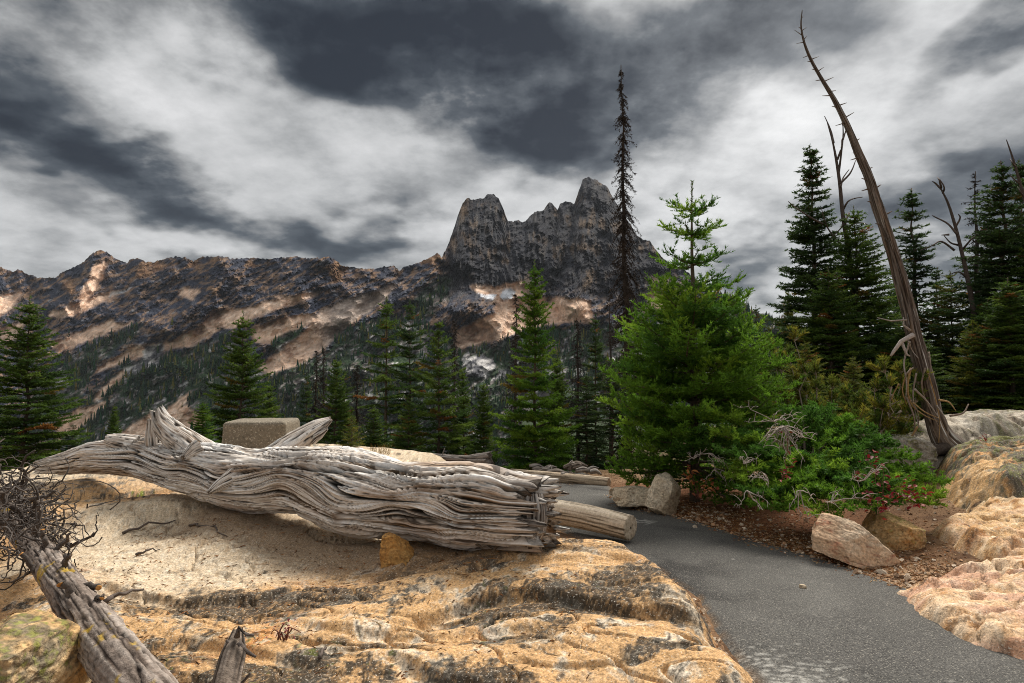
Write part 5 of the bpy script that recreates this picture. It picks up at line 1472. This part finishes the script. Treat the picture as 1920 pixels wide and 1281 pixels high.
def build_rocks():
    rock('boulder', 'grey boulder behind the low fir shrub left of the snag foot', 1660, 850, 8.8, (.6, .42, .26), 7, GREYR, lichen=.5, moss=.3, block=.4, rough=.07)
    rock('boulder', 'pinkish slanted rock at the path edge under the low fir shrub', 1603, 1018, 5.4, (.33, .26, .17), 13, PINK, res=54, lichen=.25, block=.7, rot=-.5, tilt=(-.12, .25), rough=.05)
    rock('boulder', 'narrow lichen flecked rock right behind the pinkish slanted rock', 1672, 992, 5.85, (.20, .26, .17), 17, OCHRE, res=44, lichen=.4, moss=.4, block=.6, rot=.3, tilt=(.2, .3))
    rock('boulder', 'tan triangular boulder standing at the foot of the bushy fir', 1245, 925, 7.75, (.21, .18, .26), 19, TANR, res=44, block=.5, cuts=7, rot=.5, tilt=(.1, .35), rough=.05)
    rock('boulder', 'low tan stone left of the triangular boulder', 1188, 930, 8.1, (.27, .2, .12), 23, TANR, res=50, block=.5)
    rock('stone', 'small tan stone half under the bushy fir branches', 1225, 893, 9.0, (.18, .15, .12), 29, TANR, res=36, block=.5, cat='stone')
    rock('stone', 'small stone left of the low tan stone at the path edge', 1154, 921, 8.5, (.09, .08, .05), 31, TANR, res=30, cat='stone')
    rock('stone', 'rusty orange stone propping up the big log', 745, 1033, 4.42, (.115, .10, .135), 37, RUST, res=44, block=.55, rough=.07, cat='stone')
    rock('stone', 'little rusty stone wedged under the broken end of the log', 1014, 1006, 4.4, (.055, .05, .06), 39, RUST, res=36, block=.5, cat='stone')
    rock('boulder', 'lichen covered ochre rock in the bottom left corner', 10, 1265, 2.72, (.27, .32, .23), 43, OCHRE, res=62, lichen=.75, moss=.55, block=.4, rough=.06)
    for k, (a, b, y, lab) in enumerate([(1523,1010,5.62,'pale pebble at the path edge left of the pinkish rock'), (1505,1088,4.6,'white pebble lying on the middle of the path'), (1735,1112,4.3,'tan pebble at the right path edge'), (1775,1120,4.2,'dark brown clod beside the tan pebble')]):
        rock('pebble', lab, a, b, y, (.022, .018, .014), 50 + k, TANR if k != 3 else ((.1, .06, .04), (.14, .09, .06), (.07, .04, .03)), res=12, cat='pebble', loc=(at(a, b, y).x, at(a, b, y).y, gz(at(a, b, y).x, at(a, b, y).y) + (.035 if k == 1 else .012)))
def slab(name, lab, pts, zp, rise, pal, seed, lichen=0.0, moss=0.0, pink=0.0, step=.02, strike=.25, edge=.22):
    """a ledge of bedrock coming out of the soil: heightfield with foliation lips, cracks and grain"""
    O = []
    for a, b in pts:
        r = ray(a, b); k = (zp - CAMZ) / r[2]; O.append((r[0] * k, k))
    O = np.array(O); c0 = O.mean(0)
    x, y = np.meshgrid(np.arange(O[:, 0].min() - .4, O[:, 0].max() + .25, step), np.arange(O[:, 1].min() - .4, O[:, 1].max() + .25, step))
    d = polyd(x, y, O) + .17 + .16 * fbm2(x * 1.3 + seed, y * 1.3, 4, .6)
    e = ss(-.03, edge, d)
    g = g_height(x, y)
    n1 = fbm2(x * 1.4 + seed, y * 1.4, 3)
    z = rise + .10 * n1 + .05 * fbm2(x * 4 + seed, y * 5, 3)
    for fq, am, o in ((2.2, .075, 0.0), (5.0, .04, 5.0), (13.0, .016, 11.0)):
        t = (y + strike * x) * fq + 1.2 * fbm2(x * .8 + o + seed, y * 1.1, 3, .55)
        fr = t - np.floor(t)
        z = z - am * np.exp(-3 * (1 - fr)) * ss(1.0, .94, fr) * ss(-.3, .3, fbm2(x * 1.2 + o + seed, y * 2, 2))
    cr = np.abs(fbm2(x * 1.1 + 20 + seed, y * 1.3 - x, 3))
    z = z - .05 * ss(.03, 0, cr)
    z = g + z * e - .18 * (1 - e) + (.010 * fbm2(x * 16, y * 18, 3, .65)) * e
    n2 = fbm2(x * 5 + seed, (y + strike * x) * 10 - 6 * z, 4, .6); n3 = fbm2(x * 20, y * 26 - 20 * z, 3, .6)
    c = np.empty(x.shape + (3,), np.float32); c[:] = pal[0]
    c = cmix(c, pal[1], ss(-.15, .35, n2 + .3 * n1 + .2 * n3)); c = cmix(c, pal[2], ss(.0, .4, -n2 + .5 * n1))
    c = cmix(c, (.78, .66, .50), ss(.15, .45, n3 + .4 * n2) * .4)
    if pink: c = cmix(c, (.50, .25, .18), pink * ss(.0, .35, fbm2(x * 2 + 40, (y + strike * x) * 6, 3) + .1))
    c = cmix(c, (.05, .042, .032), ss(.14, .38, -n2 + .5 * n3 - .1) * .8)
    c = cmix(c, (.05, .04, .03), ss(.03, 0, cr) * .6)
    if lichen: c = cmix(c, (.075, .07, .055), lichen * ss(-.2, .2, n1 + .6 * n2 + .5 * n3 + .7 * ss(0, .5, y - c0[1] - .05)))
    if moss: c = cmix(c, (.26, .27, .05), moss * ss(.1, .35, n3 * .8 + .5 * n1 + .3 * ss(0, .5, y - c0[1])))
    c = c * (1 + .10 * np.clip(np.random.default_rng(seed).normal(size=x.shape), -2, 2))[..., None]
    f = grid_faces(*x.shape)
    f = f[(d.ravel()[f] > -.12).any(1)]
    us = np.unique(f); rm = np.full(x.size, -1); rm[us] = np.arange(len(us))
    V = np.stack([x - c0[0], y - c0[1], z], -1).reshape(-1, 3)[us]
    return obj(name, mesh(name, V, rm[f], M_ROCK, c.reshape(-1, 3)[us]), None, lab, 'rock', loc=(c0[0], c0[1], 0))
def build_ledges():
    slab('granite_dome', 'long pale granite dome at the right edge behind the leaning snag', [(1590,846),(1700,826),(1850,812),(2100,803),(2330,830),(2280,858),(1900,864),(1700,862)], .30, .74, ((.42, .36, .28), (.58, .52, .43), (.26, .20, .14)), 17, lichen=.55, moss=.2, step=.03, edge=1.0)
    slab('bedrock_ledge', 'pink streaked cream bedrock beside the path at the lower right', [(1690,1075),(1780,1046),(1940,1036),(2120,1050),(2160,1330),(1950,1215),(1850,1178),(1760,1128)], .12, .15, ((.56, .36, .20), (.68, .50, .33), (.46, .24, .10)), 3, pink=.5, edge=.32)
    slab('bedrock_ledge', 'cracked tan bedrock in the soil at the right edge above the pink streaked one', [(1758,968),(1800,946),(1860,934),(1990,928),(2090,985),(2060,1030),(1950,1038),(1870,1022),(1800,996)], .14, .17, ((.54, .34, .16), (.66, .47, .28), (.44, .22, .08)), 7, pink=.25, edge=.3)
    slab('bedrock_ledge', 'orange granite hump with grey mossy top right of the snag foot', [(1735,872),(1790,850),(1880,842),(2000,838),(2100,880),(2050,935),(1950,945),(1850,935),(1775,915)], .22, .42, ((.56, .34, .15), (.68, .48, .27), (.48, .22, .07)), 11, lichen=.95, moss=.45, edge=.6)
    slab('bedrock_ledge', 'low tan ledge between the orange hump and the cracked tan bedrock', [(1800,925),(1850,915),(1960,920),(2050,950),(1980,965),(1880,952),(1820,945)], .15, .13, ((.50, .34, .18), (.64, .48, .30), (.40, .22, .09)), 13, edge=.4)
def build_litter():
    rg = np.random.default_rng(60)
    # gravel along the path and on the right bank
    n = 5200
    v0 = np.array([(1, 0, 0), (0, 1, 0), (-1, 0, 0), (0, -1, 0), (0, 0, .8), (.6, .6, .5), (-.6, -.6, .5)])
    f0 = np.array([(0, 5, 4), (5, 1, 4), (1, 2, 4), (2, 6, 4), (6, 3, 4), (3, 0, 4), (0, 1, 5), (2, 3, 6)])
    def edge_pts(line, n, spread, bias):
        p = np.array(line); i = rg.integers(0, len(p) - 1, n); t = rg.random(n)[:, None]
        q = p[i] + (p[i + 1] - p[i]) * t
        q[:, 0] += bias * np.abs(rg.normal(0, spread, n))
        q[:, 1] += rg.normal(0, .05, n)
        return q
    R_line = [p for p in PATH_R if 2 < p[1] < 9.5]; L_line = [p for p in PATH_L if 2 < p[1] < 7]
    q = np.concatenate([edge_pts(R_line, 2600, .5, 1), edge_pts(L_line, 1300, .10, -.6), edge_pts(R_line, 700, .10, -1), np.stack([rg.uniform(3.2, 7, 1400), rg.uniform(3.5, 7.5, 1400)], 1)])
    n = len(q)
    z = g_height(q[:, 0], q[:, 1]) + .004
    dp = polyd(q[:, 0], q[:, 1], PATH_POLY); z = np.where(dp > 0, g_base(q[:, 0], q[:, 1]) + .006, z)
    s = rg.gamma(2.0, .0045, n) + .003
    a = rg.uniform(0, 6.28, n)
    Vv = v0[None] * (s[:, None, None] * rg.uniform(.6, 1.3, (n, 1, 3)))
    ca, sa = np.cos(a)[:, None], np.sin(a)[:, None]
    X = Vv[..., 0] * ca - Vv[..., 1] * sa + q[:, :1]; Y = Vv[..., 0] * sa + Vv[..., 1] * ca + q[:, 1:]; Z = Vv[..., 2] + z[:, None]
    base = np.array([(.42, .30, .20), (.55, .45, .34), (.24, .15, .09), (.38, .22, .12)])[rg.integers(0, 4, n)] * rg.uniform(.6, 1.2, (n, 1))
    me = mesh('gravel', np.stack([X, Y, Z], -1), (f0[None] + np.arange(n)[:, None, None] * len(v0)).reshape(-1, 3), M_STONE, np.repeat(base, len(v0), 0), smooth=False)
    obj('gravel', me, kind='stuff', label='loose gravel along the path edges', cat='gravel')
    # fallen needles, bark flakes and twigs
    n = 16000
    q = np.concatenate([edge_pts([p for p in PATH_R if 4.6 < p[1] < 9.5], 8500, .45, 1), edge_pts([p for p in PATH_R if 3 < p[1] < 9], 1500, .12, -1), np.stack([rg.uniform(3.2, 7, 3500), rg.uniform(4.5, 9, 3500)], 1), np.stack([rg.uniform(-.2, 2.2, 1500), rg.uniform(10.4, 12.5, 1500)], 1)])
    n = len(q)
    z = np.where(polyd(q[:, 0], q[:, 1], PATH_POLY) > 0, g_base(q[:, 0], q[:, 1]) + .007, g_height(q[:, 0], q[:, 1]) + .004)
    # some gathered on the granite too
    q2 = np.stack([rg.uniform(-3.2, .4, 1100), rg.uniform(3.0, 5.4, 1100)], 1)
    q = np.concatenate([q, q2]); z = np.concatenate([z, outcrop(q2[:, 0], q2[:, 1])[0] + .003]); n = len(q)
    a = rg.uniform(0, 6.28, n); L = rg.uniform(.012, .05, n) * np.where(rg.random(n) < .05, 2.5, 1); w = rg.uniform(.002, .006, n)
    d = np.stack([np.cos(a) * L, np.sin(a) * L, rg.uniform(-.004, .012, n)], 1); sd = np.stack([-np.sin(a) * w, np.cos(a) * w, np.zeros(n)], 1)
    p = np.concatenate([q, z[:, None]], 1)
    Vv = np.stack([p - d * .5 - sd, p - d * .5 + sd, p + d * .5 + sd * .3, p + np.array([0, 0, .005])], 1)
    base = np.array([(.22, .085, .03), (.30, .14, .05), (.12, .06, .03), (.35, .24, .13)])[rg.integers(0, 4, n)] * rg.uniform(.6, 1.2, (n, 1))
    f = np.arange(n)[:, None, None] * 4 + np.array([(0, 2, 3), (1, 3, 2), (0, 3, 1)])[None]
    me = mesh('needle_litter', Vv, f.reshape(-1, 3), M_TWIG, np.repeat(base, 4, 0), smooth=False)
    obj('needle_litter', me, kind='stuff', label='rusty fallen needles and bark flakes on the ground', cat='litter')
def build_left_tree():
    rg = np.random.default_rng(71)
    C = [(310,1350,2.42,80),(240,1265,2.62,72),(180,1185,2.95,60),(135,1120,3.3,50),(95,1065,3.75,42),(60,1020,4.3,36),(20,975,4.9,30),(-30,930,5.6,26)]
    P = [at(a, b, y) for a, b, y, _ in C]; rad = [h * .64 / F * y for *_, y, h in C]
    o = Vector(P[2])
    t = thing('fallen_tree', 'fallen dead tree with grey bark and a tangle of curled twigs at the left', 'dead tree', o)
    v, f, c = grain_tube([p - o for p in P], rad, 320, 84, 301.0, grain=.006, crack=.012, freq=3.2, pal=dict(hi=(.34, .29, .25), mid=(.215, .17, .14), lo=(.10, .072, .055), crack=(.03, .022, .018)), lump=.05, ring=.012, lengthf=1.6, capdepth=.02)
    # yellow lichen flecks
    q = v * 9
    n = fbm3(q[:, 0], q[:, 1], q[:, 2], 3, .6) + .5 * pn3(v[:, 0] * 2, v[:, 1] * 2, v[:, 2] * 2)
    c = cmix(c, (.42, .27, .03), ss(.28, .42, n) * .8)
    obj('trunk', mesh('trunk', v, f, M_BARK, c), t)
    Cn, r_, _ = spline(np.array([tuple(p - o) for p in P]), 100, np.array(rad))
    # thick broken branches
    for (fr, ang, L, th, tip) in [(.30, .3, .16, .022, 1), (.36, 1.0, .10, .018, 1), (.40, 2.6, .14, .02, 1), (.50, .5, .35, .026, 0), (.55, 1.3, .28, .03, 0), (.58, .2, .45, .025, 0), (.62, 2.4, .3, .024, 1), (.64, 1.7, .32, .03, 0), (.68, .7, .42, .026, 0), (.72, 2.8, .3, .02, 0), (.75, 1.2, .4, .026, 0), (.80, .4, .5, .024, 0), (.84, 1.9, .4, .024, 0), (.88, .9, .55, .026, 0), (.92, 1.5, .5, .022, 0), (.95, .5, .6, .024, 0), (.46, 1.6, .12, .02, 1), (.26, 2.0, .05, .025, 1), (.22, .9, .04, .02, 1)]:
        i = int(fr * 99); p = Cn[i]
        dv = np.array([math.cos(ang) * .9, -.25 + rg.uniform(-.3, .3), math.sin(ang)])
        e = p + dv * (r_[i] + L)
        q = curve(p + dv * r_[i] * .5, e, rg.uniform(-.05, .09), 9, rg, .05)
        b = Bag(); g = rg.uniform(.7, 1.2)
        b.tube(q, np.linspace(th, th * (.65 if tip else .25), 9), 8, (.10 * g, .082 * g, .070 * g))
        br = obj('branch', b.mesh('branch', M_BARK), t)
        if tip:   # freshly broken orange wood
            b2 = Bag(); b2.tube([q[-1], q[-1] + (q[-1] - q[-2]) * .15], [th * .66, th * .55], 8, (.50, .24, .07)); obj('broken_end', b2.mesh('broken_end', M_WOOD), br)
    # fine curled twigs, too many to tell apart
    b = Bag()
    for _ in range(620):
        i = rg.integers(48, 100); p = Cn[i] + rg.normal(size=3) * np.array([.14, .12, .09])
        p[2] += rg.uniform(-.05, .22)
        r = rg.uniform(.05, .24); ph = rg.uniform(0, 6.28); ax = rg.normal(size=3); ax /= np.linalg.norm(ax)
        u = np.cross(ax, [.3, .5, .8]); u /= np.linalg.norm(u); w = np.cross(ax, u)
        arc = rg.uniform(.7, 2.6); tt = np.linspace(0, arc, 9)[:, None]
        q = p + r * ((np.cos(tt + ph) - math.cos(ph)) * u + (np.sin(tt + ph) - math.sin(ph)) * w) * np.array([1, .7, .8]) + rg.normal(size=(9, 3)) * .006
        g = rg.uniform(.5, 1.5)
        b.tube(q, np.linspace(.006, .0022, 9) * rg.uniform(.6, 1.3), 4, (.10 * g, .085 * g, .075 * g), cap=False)
    tw = obj('twigs', b.mesh('twigs', M_TWIG), t); tw['kind'] = 'stuff'
    # upper snapped limb that stands out of the tangle
    # small broken stick on the rock in front
    C = [(418,1310,2.55,26),(428,1265,2.62,24),(438,1225,2.7,22),(446,1185,2.78,10)]
    P = [at(a, b_, y) for a, b_, y, _ in C]; o = Vector(P[1])
    t = thing('broken_stick', 'short grey broken stick with side twigs at the bottom of the picture', 'stick', o)
    wood_obj('stem', t, M_BARK, [p - o for p in P], [h / F * y for *_, y, h in C], 90, 36, 320.0, grain=.004, crack=.006, freq=3, pal=BARKC, lump=.12, jag=.02)
    for pts in [[(446,1205),(462,1222),(480,1232)], [(444,1195),(448,1178),(462,1190),(476,1192)], [(436,1215),(424,1200)], [(430,1275),(450,1285),(470,1262)]]:
        b = Bag(); b.tube([at(x, y, 2.7) - o for x, y in pts], np.linspace(.014, .005, len(pts)), 6, (.12, .10, .088)); obj('branch', b.mesh('branch', M_BARK), t)
    # sticks lying on the pale granite
    for k, (a, b_, c_, d_, r, lab) in enumerate([(355,985,425,1005,.010,'thin dark twig on the pale granite nearest the log'), (230,1000,330,975,.012,'bent grey stick below the tangle of twigs'), (195,1130,270,1105,.016,'grey bark strip lying on the granite right of the fallen tree'), (600,1235,612,1215,.010,'pale splinter standing on the ochre rock at the bottom'), (255,1040,300,1030,.010,'short dark twig in the middle of the pale granite')]):
        def on(x, y):
            Y = 4.0
            for _ in range(12):
                p = at(x, y, Y); h = oz(p.x, p.y); rz = ray(x, y)[2]; Y = Y * .5 + .5 * (h + .012 - CAMZ) / rz
            return np.array(at(x, y, Y))
        p, e = on(a, b_), on(c_, d_)
        b = Bag(); q = curve(p, e, .015, 8, rg, .04); b.tube(q - p, np.linspace(r, r * .4, 8), 6, (.12, .095, .08))
        obj('twig', b.mesh('twig', M_TWIG), None, lab, 'twig', loc=p)
build_rocks()
build_ledges()
build_litter()
build_left_tree()
# ---------------------------------------------------------------- mountain air
def build_haze():
    m = bpy.data.materials.new('haze'); m.use_nodes = True
    N, L = m.node_tree.nodes, m.node_tree.links
    N.clear()
    v = N.new('ShaderNodeVolumePrincipled')
    v.inputs['Color'].default_value = (.84, .91, 1.0, 1)
    v.inputs['Density'].default_value = 2.2e-5
    v.inputs['Anisotropy'].default_value = .2
    o = N.new('ShaderNodeOutputMaterial'); L.new(v.outputs[0], o.inputs['Volume'])
    x, z0, z1 = 3600, -200, 540
    V = np.array([(a, b, c) for c in (z0, z1) for b in (-x, x) for a in (-x, x)], float)
    Fq = np.array([(0, 2, 3, 1), (4, 5, 7, 6), (0, 1, 5, 4), (2, 6, 7, 3), (0, 4, 6, 2), (1, 3, 7, 5)])
    obj('haze', mesh('haze', V, Fq, m, smooth=False), kind='stuff', label='thin bluish mountain air', cat='haze')
build_haze()
